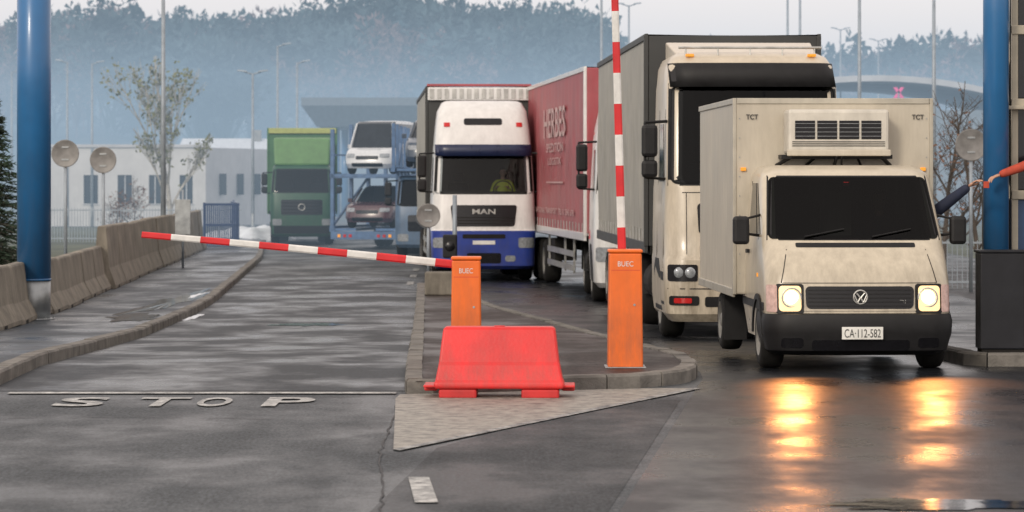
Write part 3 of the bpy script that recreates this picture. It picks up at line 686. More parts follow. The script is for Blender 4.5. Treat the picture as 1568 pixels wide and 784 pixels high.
def tractor_under(T,yb,sx_list=(-1,1),hw=1.1,rim=m_rim,fender=m_under):
    for sx in(-1,1):
        wheel(T,sx*(hw-.06),1.38,.5,.32,sx,'front_wheel',rim); wheel(T,sx*(hw-.2),4.9,.5,.58,sx,'drive_wheel',rim)
        cyl(T,'fuel_tank',(sx*.92,2.5,.72),(sx*.92,4.1,.72),.3,.3,m_under,20)
        a=Acc()
        for k in range(12):
            t0=math.pi*k/12;t1=math.pi*(k+1)/12; r=.6
            a.add([(sx*.62,4.9+r*math.cos(t0),.5+r*math.sin(t0)),(sx*1.22,4.9+r*math.cos(t0),.5+r*math.sin(t0)),(sx*1.22,4.9+r*math.cos(t1),.5+r*math.sin(t1)),(sx*.62,4.9+r*math.cos(t1),.5+r*math.sin(t1))],[(0,1,2,3)])
        a.out('rear_mudguard',m_black,T)
        box(T,'wheel_well_filler',sx*.8-.2,sx*.8+.2,.9,1.9,.45,1.15,m_under,.02)
    box(T,'chassis_rails',-.45,.45,.6,6.1,.6,.98,m_under,.02)
    box(T,'engine_tunnel',-.7,.7,.2,2.2,.35,1.2,m_under,.02)
def mirror_set(T,z0,z1,hw,y,mat=m_black):
    for sx in(-1,1):
        a=Acc(); a.cyl((sx*(hw-.05),y+.05,z1+.05),(sx*(hw+.3),y-.1,z1+.03),.022,.02); a.cyl((sx*(hw-.05),y+.05,z0-.02),(sx*(hw+.3),y-.1,z0-.0),.02,.018); a.cyl((sx*(hw+.3),y-.1,z0),(sx*(hw+.3),y-.1,z1+.03),.02,.02); a.out('mirror_bracket',m_black,T)
        zm=z0+(z1-z0)*.36
        box(T,'main_mirror',sx*(hw+.24)-.11,sx*(hw+.24)+.11,y-.2,y-.08,zm+.02,z1,mat,.05)
        box(T,'wide_angle_mirror',sx*(hw+.24)-.11,sx*(hw+.24)+.11,y-.2,y-.08,z0,zm-.02,mat,.05)

# ================================================= BEIGE TRUCK
BD=40.2; bs=F/BD; buc=1158; g=G(BD)
T=empty('beige_articulated_lorry',(X(buc,BD),BD,g-.02),.036)
secs=[(.27,1.12,.14,.25),(.38,1.21,.03,.28),(.62,1.24,.0,.3),(1.12,1.24,.0,.3),(1.2,1.23,.05,.3),(1.5,1.23,.07,.28),(2.1,1.22,.13,.26),(2.2,1.21,.16,.16),(3.52,1.18,.36,.16),(3.58,1.17,.38,.2),(3.8,1.15,.46,.26),(3.93,1.09,.62,.3),(4.0,.98,.85,.3)]
c=Cab(T,'cab_body',secs,m_beige,2.25,bow=.07,hole=(2.2,3.52))
c.interior(1.6,3.6,1.08,.62,2.0)
box(T,'dashboard',-1.08,1.08,.3,.64,1.7,2.12,m_dark,.05)
c.frame('windscreen_seal',-1.19,1.19,2.14,3.56,.08,m_black,.005,-1.16,1.16)
c.patch('windscreen',-1.17,1.17,2.16,3.54,m_glass,.014,-1.13,1.13,rc=.12,back=.0)
v=[];f=[]
n=20
for i in range(n+1):
    x=-1.15+2.30*i/n
    v+=[(x,c.fy(x,3.84)-.05,3.84),(x,c.fy(x,3.6)-.20,3.50),(x,c.fy(x,3.6)-.18,3.50),(x,c.fy(x,3.84)-.03,3.84)]
    if i: k=4*i; f+=[(k-4,k,k+1,k-3),(k-2,k+2,k+3,k-1),(k-3,k+1,k+2,k-2)]
mk('sun_visor',v,f,m_black,T,smooth=True)
c.patch('upper_grille',-.78,.78,1.47,1.90,m_blackg,.012,-.8,.8,rc=.06)
for k in range(4): c.patch('grille_bar',-.75,.75,1.54+k*.09,1.56+k*.09,m_under,.022,back=0)
c.patch('hood_line',-1.0,1.0,2.04,2.052,m_black,.004)
c.patch('hood_groove',-.95,-.94,1.2,2.04,m_black,.004,nx=2); c.patch('hood_groove',.94,.95,1.2,2.04,m_black,.004,nx=2)
c.patch('mid_grille',-.78,.78,1.14,1.34,m_beige,.02,rc=.04)
for k in range(3): c.patch('mid_grille_slot',-.72,.72,1.17+k*.055,1.19+k*.055,m_black,.026,back=0)
c.patch('bumper_intake',-.74,.74,.86,1.02,m_blackg,.01,rc=.03)
c.patch('step_slot',-.7,.7,.48,.62,m_black,.01,rc=.03)
c.patch('bumper_crease',-1.2,1.2,.72,.735,m_black,.004)
for sx in(-1,1):
    c.patch('headlamp',sx*1.0-.2,sx*1.0+.2,.83,1.06,m_blackg,.012,rc=.03)
    for q in(-.1,.05): lathe(T,'headlamp_unit',[(-.02,.001,0),(-.02,.05,0),(0,.075,0)],(sx*(1.0+q),c.fy(sx*(1+q),.95)-.012,.95),[m_lens],axis='y')
    c.patch('fog_lamp_housing',sx*.98-.2,sx*.98+.2,.50,.63,m_black,.012,rc=.03)
    c.patch('side_marker',sx*1.0-.12,sx*1.0+.12,.53,.60,m_redl,.02,rc=.02,back=.0)
    c.side('door_window',sx,[(.62,2.2),(1.35,2.2),(1.35,3.0),(.85,3.0)],m_glassd,.008)
    c.side('door_gap_front',sx,[(.46,1.0),(.48,1.0),(.62,3.2),(.6,3.2)],m_black,.003)
    c.side('door_gap_rear',sx,[(1.5,1.0),(1.52,1.0),(1.52,3.2),(1.5,3.2)],m_black,.003)
    c.side('step_recess',sx,[(.4,.5),(.85,.5),(.85,.95),(.4,.95)],m_black,.004)
    c.side('wheel_arch',sx,[(.86,.4),(.9,.95),(1.12,1.12),(1.65,1.12),(1.87,.95),(1.9,.4)],m_black,.005)
    a=Acc(); a.box(sx*1.08-.02,sx*1.08+.02,1.7,2.5,1.2,3.9); a.out('side_deflector',m_beige,T,bevel=.01)
    box(T,'roof_marker',sx*.85-.06,sx*.85+.06,.62,.68,3.93,3.97,m_amber,.01)
a=Acc()
for k in range(5): x_=-.9+k*.45; a.cyl((x_,.72,3.9),(x_,.72,4.06),.012,.012,6)
a.cyl((-1.0,.72,4.06),(1.0,.72,4.06),.018,.018,8); a.out('roof_lamp_bar',m_alu,T)
mirror_set(T,2.25,2.98,1.2,.42)
a=Acc(); a.add([(-.98,1.1,3.98),(.98,1.1,3.98),(1.05,2.2,4.2),(-1.05,2.2,4.2),(-.98,1.1,3.9),(.98,1.1,3.9),(1.05,2.2,3.9),(-1.05,2.2,3.9)],[(0,1,2,3),(0,1,5,4),(1,2,6,5),(2,3,7,6),(3,0,4,7)]); a.out('roof_spoiler',m_beige,T,bevel=.02)
tractor_under(T,2.2)
trailer(T,2.85,10.8,1.25,4.33,1.27,m_tarpg,m_tarpd)

# ================================================= RED-TARP TRUCK
RD=56.; rs=F/RD; g=G(RD)
T=empty('red_curtain_side_lorry',(X(908,RD)+1.24,RD,g),.02)
secs=[(.3,1.1,.14,.25),(.4,1.19,.03,.28),(1.12,1.22,.0,.3),(1.5,1.21,.05,.28),(2.1,1.2,.1,.26),(2.15,1.19,.12,.2),(3.1,1.14,.32,.2),(3.4,1.1,.45,.28),(3.75,1.02,.8,.3),(3.95,.9,1.2,.3)]
c=Cab(T,'cab_body',secs,m_tw,2.2,bow=.08,hole=(2.15,3.1)); c.interior(1.6,3.2,1.08,.6,2.0)
c.frame('windscreen_seal',-1.17,1.17,2.1,3.14,.07,m_black,.005,-1.1,1.1); c.patch('windscreen',-1.15,1.15,2.12,3.12,m_glass,.014,-1.08,1.08,rc=.08,back=0)
c.patch('grille',-.8,.8,1.3,1.9,m_blackg,.01,rc=.06); c.patch('intake',-.7,.7,.5,.8,m_blackg,.01,rc=.05)
for sx in(-1,1):
    c.patch('headlamp',sx*.98-.2,sx*.98+.2,.8,1.08,m_lens,.012,rc=.05); c.side('door_window',sx,[(.6,2.15),(1.35,2.15),(1.35,2.95),(.8,2.95)],m_glassd,.008)
    c.side('wheel_arch',sx,[(.86,.4),(.9,.95),(1.12,1.12),(1.65,1.12),(1.87,.95),(1.9,.4)],m_black,.005)
    c.side('door_gap',sx,[(1.5,1.0),(1.52,1.0),(1.52,3.0),(1.5,3.0)],m_black,.003)
    c.side('red_flash',sx,[(1.6,1.2),(2.15,1.2),(2.15,3.3),(1.9,3.3)],m_redt,.004)
mirror_set(T,2.2,3.05,1.2,.42); tractor_under(T,2.2)
T2=empty('trailer_pivot',(0,0,0)); T2.parent=T; T2.location=(-.0,2.6,0); T2.rotation_euler=(0,0,.062)
trailer(T2,0,13.6,1.25,4.6,1.27,m_tarpr,m_tw)
box(T2,'red_front_cap',-1.25,1.25,-.06,-.003,1.3,4.6,m_tarpr,.02)
def sidetext(P_,body,yy0,zz0,w,h,mat=m_txtw): textm(P_,'curtain_lettering',body,(-1.308,yy0,zz0),(0,-1,0),(0,0,1),w,h,mat,.01)
sidetext(T2,'HERBES',8.6,3.3,4.8,.66); sidetext(T2,'SPEDITION',8.0,2.98,3.8,.2); sidetext(T2,'LOGISTIK',7.6,2.7,3.0,.16)
box(T2,'curtain_line',-1.310,-1.306,4.2,8.0,2.3,2.33,m_txtw,0)
sidetext(T2,'INTERNATIONAL TRANSPORT  TEL 01 2345 678',12.0,1.62,10.0,.13)

# ================================================= WHITE/BLUE TRUCK
WD=68.6; g=G(WD)
T=empty('white_blue_lorry',(X(741,WD),WD,g),.05)
secs=[(.28,1.1,.16,.25),(.36,1.2,.04,.28),(1.18,1.23,.0,.3),(1.22,1.22,.04,.3),(2.0,1.2,.1,.26),(2.08,1.19,.12,.2),(2.95,1.15,.3,.2),(3.2,1.13,.36,.22),(3.6,1.1,.48,.28),(4.0,1.05,.75,.3),(4.2,.95,1.05,.3),(4.25,.85,1.25,.3)]
c=Cab(T,'cab_body',secs,m_tw,2.25,bow=.08,hole=(2.08,2.95),mat2=m_tblue,zsplit=1.18)
v_,f_=bx(-1.1,1.1,.6,2.1,1.2,3.1); f_=[q for k,q in enumerate(f_) if k!=2]; mk('cab_lining',v_,f_,M('light_cab_lining',(.10,.10,.09),.8),T)
for sx in(-1,1): box(T,'seat_back',sx*.55-.24,sx*.55+.24,1.75,1.9,1.3,2.3,m_seat,.05); box(T,'headrest',sx*.55-.13,sx*.55+.13,1.77,1.87,2.33,2.55,m_seat,.04)
box(T,'dashboard',-1.08,1.08,.28,.62,1.6,2.02,m_dark,.05)
c.frame('windscreen_seal',-1.17,1.17,2.03,2.99,.07,m_black,.005,-1.12,1.12); c.patch('windscreen',-1.16,1.16,2.05,2.97,m_glassc,.014,-1.1,1.1,rc=.08,back=0)
v=[];f=[]
for i in range(n+1):
    x=-1.13+2.26*i/n
    v+=[(x,c.fy(x,3.2)-.06,3.2),(x,c.fy(x,3.0)-.2,2.93),(x,c.fy(x,3.0)-.18,2.93),(x,c.fy(x,3.2)-.04,3.2)]
    if i: k=4*i; f+=[(k-4,k,k+1,k-3),(k-2,k+2,k+3,k-1),(k-3,k+1,k+2,k-2)]
mk('sun_visor',v,f,M('visor_blue',(.012,.02,.06),.3),T,smooth=True)
c.patch('grille',-.72,.72,1.28,1.78,m_blackg,.012,-.78,.78,rc=.06)
for k in range(3): c.patch('grille_bar',-.7,.7,1.34+k*.07,1.36+k*.07,m_under,.02,back=0)
textm(T,'front_lettering','MAN',(-.27,-.0,1.57),(1,0,0),(0,0,1),.54,.12,m_alu,.02)
c.patch('roof_slot',-.45,.45,3.66,3.82,m_blackg,.01,rc=.05)
for sx in(-1,1):
    c.patch('roof_marker',sx*.85-.07,sx*.85+.07,3.62,3.72,m_redl,.02)
    c.patch('headlamp',sx*1.0-.19,sx*1.0+.19,.78,1.02,m_lens,.012,rc=.05); c.patch('fog_lamp',sx*.62-.12,sx*.62+.12,.46,.6,m_lens,.012,rc=.05)
    c.side('door_window',sx,[(.6,2.1),(1.35,2.1),(1.35,2.9),(.8,2.9)],m_glassd,.008)
    c.side('wheel_arch',sx,[(.86,.4),(.9,.95),(1.12,1.12),(1.65,1.12),(1.87,.95),(1.9,.4)],m_black,.005)
c.patch('bumper_intake',-.4,.4,.42,.66,m_blackg,.01,rc=.04)
c.patch('front_plate',-.26,.26,.86,.95,m_plate,.012); c.patch('bumper_step',-.5,.5,1.0,1.1,m_under,.012,rc=.03)
mirror_set(T,2.1,2.95,1.2,.42,m_black); tractor_under(T,2.2)
trailer(T,2.9,13.4,1.25,4.62,1.27,m_tarpg,m_tarpd); box(T,'trailer_front_header',-1.25,1.25,2.8,2.895,4.3,4.62,m_tw,.02)
a=Acc()
for k in range(14): a.box(-1.2+k*.18,-1.1+k*.18,2.78,2.798,4.35,4.58)
a.out('header_ribs',m_alu,T); box(T,'red_roof_edge',-1.27,1.27,2.8,2.95,4.64,4.70,m_tarpr,.01)
D=empty('lorry_driver',T.location,.05)
body(D,(.5,1.25,1.78),m_hivis,((.78,1.0,1.98),(.62,.8,2.16)),((.2,1.0,1.98),(.32,.8,2.16))); seated_legs(D,(.5,1.25,1.78),m_navy)
lathe(D,'steering_wheel',[(0,.21,0),(.014,.225,0),(0,.24,0),(-.014,.225,0),(0,.21,0)],(.48,.72,2.12),[m_black],axis='y')

# ================================================= GREEN TRUCK
GD=107.; g=G(GD)
T=empty('green_lorry',(X(462,GD),GD,g),.06)
secs=[(.3,1.05,.14,.2),(.4,1.13,.03,.22),(1.1,1.15,.0,.22),(1.9,1.14,.04,.2),(1.95,1.13,.06,.16),(2.75,1.07,.3,.16),(2.85,1.05,.4,.2),(2.92,1.0,.6,.2)]
c=Cab(T,'cab_body',secs,m_tgreen,2.1,bow=.06,hole=(1.95,2.75)); c.interior(1.4,2.8,1.0,.6,1.9)
c.frame('windscreen_seal',-1.1,1.1,1.9,2.78,.07,m_black,.005,-1.04,1.04); c.patch('windscreen',-1.08,1.08,1.92,2.76,m_glassc,.014,-1.02,1.02,rc=.08,back=0)
c.patch('grille',-.75,.75,1.1,1.65,m_blackg,.01,rc=.06); c.patch('bumper',-1.12,1.12,.42,.7,m_under,.02)
for k in range(4): c.patch('grille_bar',-.72,.72,1.16+k*.12,1.19+k*.12,m_under,.02,back=0)
lathe(T,'star_emblem',[(-.02,.1,0),(-.03,.115,0),(-.02,.13,0),(0,.13,0),(0,.1,0)],(0,.0,1.38),[m_alu],axis='y')
for sx in(-1,1): c.patch('headlamp',sx*.9-.17,sx*.9+.17,.72,.95,m_lens,.012,rc=.05); c.side('door_window',sx,[(.5,1.95),(1.3,1.95),(1.3,2.7),(.75,2.7)],m_glassd,.008)
a=Acc(); a.add([(-1.0,.55,2.9),(1.0,.55,2.9),(1.05,.75,3.9),(-1.05,.75,3.9),(-1.0,1.9,2.9),(1.0,1.9,2.9),(1.05,1.9,3.95),(-1.05,1.9,3.95)],[(0,1,2,3),(4,5,6,7),(0,1,5,4),(1,2,6,5),(2,3,7,6),(3,0,4,7)]); a.out('roof_air_deflector',m_tgreenl,T,bevel=.08)
textm(T,'deflector_lettering','KOGER',(-.55,.655,3.35),(1,.0,0),(0,.19,1),1.1,.25,m_tgreen)
mirror_set(T,1.9,2.6,1.12,.4); tractor_under(T,2.2,hw=1.05)
trailer(T,2.3,9,1.2,4.28,1.27,m_tgreen,M('green_frame',(.05,.15,.06),.5))
box(T,'yellow_header',-1.25,1.25,2.2,2.29,4.1,4.3,M('yellow_green_trim',(.35,.38,.12),.5),.01)
# ================================================= CAR CARRIERS
def car(P_,x,y,z,rz,col,name='carried_car',van=False,pitch=0.):
    e=bpy.data.objects.new(name,None); scene.collection.objects.link(e); e.parent=P_; e.location=(x,y,z); e.rotation_euler=(pitch,0,rz)
    m=M(name+'_paint',col,.28,var=.05,coat=.5)
    h=1.45 if not van else 1.85; L=4.1
    s_=[(.2,.78,.12,.25),(.35,.84,.0,.3),(.6,.85,.02,.3),(.78,.83,.12,.35),(.9,.79,.55 if not van else .35,.3)]
    c=Cab(e,'body_shell',s_,m,L,bow=.12)
    s2=[(.88,.76,.95 if not van else .55,.15),(h-.12,.62 if not van else .7,1.55 if not van else .95,.15),(h-.04,.58 if not van else .66,1.7 if not van else 1.1,.15)]
    g_=Cab(e,'greenhouse',s2,m_glassd,L-.45,bow=.08)
    s3=[(h-.12,.635 if not van else .71,1.6 if not van else 1.0,.15),(h-.05,.6 if not van else .68,1.72 if not van else 1.15,.15),(h,.5,1.95,.15)]
    Cab(e,'roof',s3,m,L-.6,bow=.08)
    a=Acc()
    for sx in(-1,1):
        a.cyl((sx*.76,.95 if not van else .55,.88),(sx*.63,1.58 if not van else .98,h-.1),.03,.03,6); a.cyl((sx*.76,2.2,.88),(sx*.63,2.2,h-.1),.03,.03,6); a.cyl((sx*.76,L-.5,.88),(sx*.63,L-.7,h-.1),.05,.05,6)
        a.box(sx*.93-.07,sx*.93+.07,1.1,1.2,.88,1.02)
    a.out('pillars_and_mirrors',m,e)
    c.patch('grille',-.4,.4,.5,.62,m_blackg,.01,rc=.03); c.patch('lower_intake',-.55,.55,.25,.38,m_blackg,.01,rc=.03)
    for sx in(-1,1): c.patch('headlamp',sx*.6-.16,sx*.6+.16,.56,.70,m_lens,.014,rc=.04)
    for sx in(-1,1):
        wheel(e,sx*.74,.75,.31,.2,sx); wheel(e,sx*.74,3.35,.31,.2,sx)
    return e
m_cfr=M('carrier_frame_blue',(.07,.14,.27),.45,var=.25)
CD=100.; g=G(CD)
T=empty('car_transporter_trailer',(X(560,CD),CD,g),-.24)
a=Acc(); L_=13.
for sx in(-1,1):
    for y_ in(0,2.2,4.3,6.5,8.7,10.8,12.8): a.box(sx*1.2-.06,sx*1.2+.06,y_,y_+.13,.6,4.1+.25*math.sin(y_))
    a.box(sx*1.2-.09,sx*1.2+.09,.0,L_,.62,.8); a.box(sx*1.2-.08,sx*1.2+.08,0,L_,2.45,2.58); a.box(sx*1.2-.03,sx*1.2+.03,0,L_,3.2,3.25)
    a.cyl((sx*1.2,.1,.8),(sx*1.2,4.3,2.45),.05,.05,6); a.cyl((sx*1.2,12.8,.8),(sx*1.2,8.7,2.45),.05,.05,6)
for zz_ in(.64,2.47): a.box(-1.1,-.35,0,L_,zz_,zz_+.08); a.box(.35,1.1,0,L_,zz_,zz_+.08)
a.box(-1.2,1.2,-.15,.0,.35,.62); a.box(-1.25,1.25,.02,.14,2.43,2.57)
a.out('two_deck_frame',m_cfr,T)
for sx in(-1,1):
    for y_ in(5.2,6.1): wheel(T,sx*1.0,y_,.42,.3,sx)
    for k in range(3): box(T,'tail_marker',sx*(.5+.2*k)-.05,sx*(.5+.2*k)+.05,-.17,-.152,.42,.52,m_redl if k<2 else m_amber,0)
car(T,-.0,.1,2.57,0,(.62,.64,.66),van=True); car(T,0,4.4,2.95,0,(.62,.62,.62),pitch=-.06); car(T,-.0,8.7,2.9,0,(.6,.6,.6),van=True)
car(T,.0,.1,.72,0,(.08,.03,.035)); car(T,0,4.5,.75,0,(.5,.52,.54)); car(T,0,8.8,.75,0,(.5,.5,.52))
CD2=89.5
T3=empty('car_transporter_lorry',(X(662,CD2),CD2,G(CD2)),-.02)
secs=[(.3,1.05,.14,.2),(.4,1.13,.03,.22),(1.1,1.15,.0,.22),(1.55,1.14,.04,.2),(1.6,1.13,.06,.16),(2.35,1.07,.3,.16),(2.45,1.05,.4,.2),(2.5,1.0,.6,.2)]
c=Cab(T3,'cab_body',secs,m_tbg,2.1,bow=.06,hole=(1.6,2.35)); c.interior(1.1,2.4,1.0,.6,1.9)
c.frame('windscreen_seal',-1.1,1.1,1.56,2.38,.07,m_black,.005,-1.04,1.04); c.patch('windscreen',-1.08,1.08,1.58,2.36,m_glass,.014,-1.02,1.02,rc=.08,back=0)
c.patch('grille',-.75,.75,.8,1.3,m_blackg,.01,rc=.06)
for sx in(-1,1): c.patch('headlamp',sx*.9-.17,sx*.9+.17,.5,.72,m_lens,.012,rc=.05)
mirror_set(T3,1.6,2.3,1.12,.4); tractor_under(T3,2.2,hw=1.05)
a=Acc()
for sx in(-1,1):
    a.box(sx*1.2-.07,sx*1.2+.07,-.1,8.6,2.62,2.76)
    for y_ in(.2,2.2,4.3,6.4,8.4): a.box(sx*1.2-.05,sx*1.2+.05,y_,y_+.12,.7 if y_>1 else 2.6,4.1)
    a.cyl((sx*1.2,2.2,2.7),(sx*1.2,5.5,4.),.05,.05,6)
a.box(-1.1,-.35,0,8.6,2.64,2.72); a.box(.35,1.1,0,8.6,2.64,2.72); a.box(-1.1,1.1,2.4,8.6,.98,1.06); a.out('upper_deck_frame',m_cfr,T3)
car(T3,0,.1,2.72,0,(.05,.07,.1),pitch=.05); car(T3,0,4.4,2.75,0,(.5,.5,.52)); car(T3,0,3.,1.06,0,(.05,.05,.06))

# ================================================= BARRIER GATES
def gate(u,d,ztop,w,boomang,boomL,nseg,name='barrier_gate'):
    e=empty(name,(X(u,d),d,.12)); h=ztop-.12
    v=[(-w/2,-w/2,0),(w/2,-w/2,0),(w/2,w/2,0),(-w/2,w/2,0),(-w/2*.92,-w/2*.92,h),(w/2*.92,-w/2*.92,h),(w/2*.92,w/2*.92,h),(-w/2*.92,w/2*.92,h)]
    mk('cabinet',v,[(0,1,2,3),(4,5,6,7),(0,1,5,4),(1,2,6,5),(2,3,7,6),(3,0,4,7)],m_orange,e,bevel=.018)
    box(e,'cabinet_lid',-w*.49,w*.49,-w*.49,w*.49,h+.003,h+.035,m_orange,.012)
    box(e,'door_gap_top',-w*.4,w*.4,-w/2*.935,-w/2*.91,h-.17,h-.165,m_redpd,0)
    box(e,'base_plate',-w*.58,w*.58,-w*.58,w*.58,0,.012,m_steel,.003)
    textm(e,'cabinet_lettering','BUEC',(-w*.22,-w*.475,h-.13),(1,0,0),(0,0,1),w*.44,.05,m_wt)
    cyl(e,'lock',(w*.25,-w*.5,h*.55),(w*.25,-w*.465,h*.55),.012,.012,m_steel,10)
    piv=Vector((-.02,w/2+.05,h-.06)); 
    cyl(e,'pivot_hub',(piv.x,w*.4,piv.z),(piv.x,w/2+.12,piv.z),.06,.06,m_black,20)
    a=Acc(); d_=Vector((math.cos(boomang),0,math.sin(boomang))); q=Vector((-d_.z,0,d_.x)); n_=nseg; seg=boomL/n_
    for i in range(n_):
        r=.041-.010*i/n_; r1=.041-.010*(i+1)/n_; p0=piv+d_*(i*seg); p1=piv+d_*((i+1)*seg-.0005)
        sag=lambda t:Vector((0,0,-.03*(t/n_)**2)) if abs(d_.x)>.5 else Vector((0,0,0))
        p0=p0+sag(i);p1=p1+sag(i+1); v=[]
        for pp,rr in((p0,r),(p1,r1)):
            for sy,sq in((-.5,-1),(.5,-1),(.75,-.6),(.75,.6),(.5,1),(-.5,1),(-.75,.6),(-.75,-.6)): v.append(tuple(pp+Vector((0,sy*.04,0))+q*(sq*rr)))
        a.add(v,[(k,(k+1)%8,8+(k+1)%8,8+k) for k in range(8)]+[tuple(range(8)),tuple(range(8,16))],i%2)
    a.out('boom',[m_redt,m_wt],e)
    a=Acc(); a.box(piv.x-.1,piv.x+.1,w/2+.045,w/2+.11,piv.z-.09,piv.z+.09); a.out('boom_clamp',m_black,e,bevel=.01)
    return e
gate(714,29.5,Z(398,29.5),.31,math.pi-.104,3.28,11)
gate(957,28.95,Z(387,28.95),.345,math.pi/2+.028,4.6,15)

# red plastic barrier
d=26.55; R=empty('red_plastic_barrier',(X(765,d),d,0),-.02); s=F/d
def rb(z,hw,hd): return [(-hw,-hd,z),(hw,-hd,z),(hw,hd,z),(-hw,hd,z)]
lv=[(.09,.575,.25),(.13,.585,.26),(.17,.57,.24),(.30,.545,.2),(.33,.54,.185),(.50,.52,.15),(.58,.51,.13),(.615,.505,.12),(.64,.49,.105)]
v=[];f=[]
for z,hw,hd in lv: v+=rb(z,hw,hd)
for k in range(len(lv)-1):
    for i in range(4): f.append((k*4+i,k*4+(i+1)%4,(k+1)*4+(i+1)%4,(k+1)*4+i))
f+=[(0,1,2,3),tuple((len(lv)-1)*4+i for i in range(4))]
mk('barrier_shell',v,f,m_redp,R,bevel=.022,seg=3)
for sx in(-1,1):
    box(R,'foot',sx*.37-.17,sx*.37+.17,-.24,.24,0,.088,m_redpd,.02)
    box(R,'connector_lug',sx*.62-.06,sx*.62+.06,-.05,.05,.06,.1,m_redpd,.015)
    box(R,'side_ledge',sx*.6-.08,sx*.6+.08,-.2,.2,.1,.122,m_redp,.008)
cyl(R,'filler_cap',(0,0,.635),(0,0,.648),.05,.05,m_redpd,16)

# ================================================= POSTS, SIGNS, LAMPS
def signback(u,v_,r,d,vb=None,name='traffic_sign'):
    e=empty(name,(X(u,d),d,G(d))); zc=Z(v_,d)-G(d)
    cyl(e,'post',(0,.03,0),(0,.03,zc+r*.8),.038,.038,m_pole,12)
    lathe(e,'disc_back',[(-.02,.001,0),(-.02,r-.02,0),(-.028,r,0),(.0,r,0),(.0,.001,0)],(0,0,zc),[M('sign_back_grey',(.20,.195,.19),.5,.2,var=.25)],axis='y',n=36)
    for dz_ in(-.45*r,.45*r): box(e,'clamp',-.08,.08,-.035,.06,zc+dz_-.02,zc+dz_+.02,m_steel,.004)
    return e
signback(100,235,.31,66); signback(158,245,.31,69); signback(1487,222,.34,62); signback(656,330,.27,66.5)
d=75; e=empty('sign_plate',(X(280,d),d,G(d)+.12)); cyl(e,'post',(0,0,0),(0,0,2.),.03,.03,m_pole,10); box(e,'plate',-.2,.2,-.03,-.01,.85,1.75,m_steel,.01)
d=57.5; e=empty('signal_post',(X(694,d),d,G(d)+.12)); box(e,'concrete_foot',-.55,.12,-.3,.3,0,.45,m_conc,.03)
cyl(e,'post',(.03,0,.45),(.03,0,1.95),.045,.045,m_pole,12); box(e,'signal_head',-.2,.08,-.16,-.05,.72,1.18,m_black,.03); lathe(e,'signal_lens',[(-.01,.001,0),(-.01,.09,0),(0,.1,0)],(-.06,-.165,.95),[m_blackg],axis='y')
def lamp(u,d,vtop,arm=1,dbl=False):
    h=Z(vtop,d)-G(d); e=empty('street_lamp',(X(u,d),d,G(d)))
    cyl(e,'mast',(0,0,0),(0,0,h),.08,.045,m_pole,12); box(e,'base_door',-.04,.04,-.1,-.085,.5,1.0,m_steel,0)
    for sx in((-1,1) if dbl else (arm,)):
        cyl(e,'bracket',(0,0,h-.05),(sx*.35,0,h+.06),.03,.03,m_pole,8)
        v_=[(.22,-.12,.03),(.65,-.09,.09),(.65,.09,.09),(.22,.12,.03),(.24,-.1,.10),(.6,-.06,.15),(.6,.06,.15),(.24,.1,.10)]
        mk('luminaire',[(sx*a_,b_,h+c_) for a_,b_,c_ in v_],[(0,1,2,3),(4,5,6,7),(0,1,5,4),(1,2,6,5),(2,3,7,6),(3,0,4,7)],m_pole,e,bevel=.02)
lamp(250,80,-60,1); lamp(103,150,95,-1); lamp(141,150,97,1); lamp(425,135,70,1); lamp(455,140,96,1); lamp(387,120,112,-1,True)
lamp(921,120,-70,1); lamp(963,150,8,1,True); lamp(1206,130,-60); lamp(1225,125,-80); lamp(1316,95,-90); lamp(1430,90,-70); lamp(1345,200,62,1,True); lamp(1287,190,45,1,True)
lamp(18,170,110,1)

e=empty('metal_fence',(0,0,0)); a=Acc()
y0_=64; z0_=G(y0_)
for i in range(60): x=8.7+i*.11; a.box(x,x+.018,y0_,y0_+.018,z0_,z0_+1.05)
for zz_ in(.12,.98): a.box(8.6,15.4,y0_-.02,y0_+.04,z0_+zz_,z0_+zz_+.04)
for i in range(4): x=8.65+i*2.2; a.cyl((x,y0_+.01,z0_),(x,y0_+.01,z0_+1.15),.035,.035,8)
a.out('fence_panels',m_pole,e)
e=empty('metal_fence',(0,0,0)); a=Acc(); y0_=112; z0_=G(y0_)
for i in range(70): x=-18+i*.11; a.box(x,x+.02,y0_,y0_+.02,z0_,z0_+1.3)
for zz_ in(.12,1.2): a.box(-18,-10.3,y0_-.02,y0_+.04,z0_+zz_,z0_+zz_+.04)
a.out('fence_panels',m_pole,e)

# ================================================= BUILDINGS
bd=150.; g=G(bd)
B=empty('white_office_building',(X(315,bd),bd,g),.0)
bs_=F/bd; bw=(315-75)/bs_; bh=Z(226,bd)-g
wins=[((u0-315)/bs_,(u1-315)/bs_) for u0,u1 in((128,150),(180,202),(228,246),(275,295))]
wz0,wz1=Z(312,bd)-g,Z(268,bd)-g
a=Acc(); a.box(-bw,0,0,.3,0,wz0); a.box(-bw,0,0,.3,wz1,bh)
edges=[-bw]+[q for w in wins for q in w]+[0]
for i in range(0,len(edges),2): a.box(edges[i],edges[i+1],.001,.3,wz0,wz1)
a.out('front_wall',m_wall,B)
mk('main_walls',*[q for q in bx(-bw,.0,.31,14,0,bh-.01)],M('render_wall_shaded',(.42,.43,.44),.9,var=.1,scale=.5),B)  # darker copy of the wall render, side-face shade put into the colour
v=[(0,0,0),(2.9,9,0),(2.9,9,bh),(0,0,bh),(0,14,0),(0,14,bh)]
mk('gable_wing',v,[(0,1,2,3),(1,4,5,2),(3,2,5)],m_wall,B)
for w in wins:
    box(B,'window_glass',w[0],w[1],.16,.18,wz0,wz1,m_glassd,0); box(B,'window_sill',w[0]-.05,w[1]+.05,-.06,.1,wz0-.05,wz0-.003,m_roof,0); box(B,'window_mullion',(w[0]+w[1])/2-.03,(w[0]+w[1])/2+.03,.12,.158,wz0,wz1,m_roof,0)
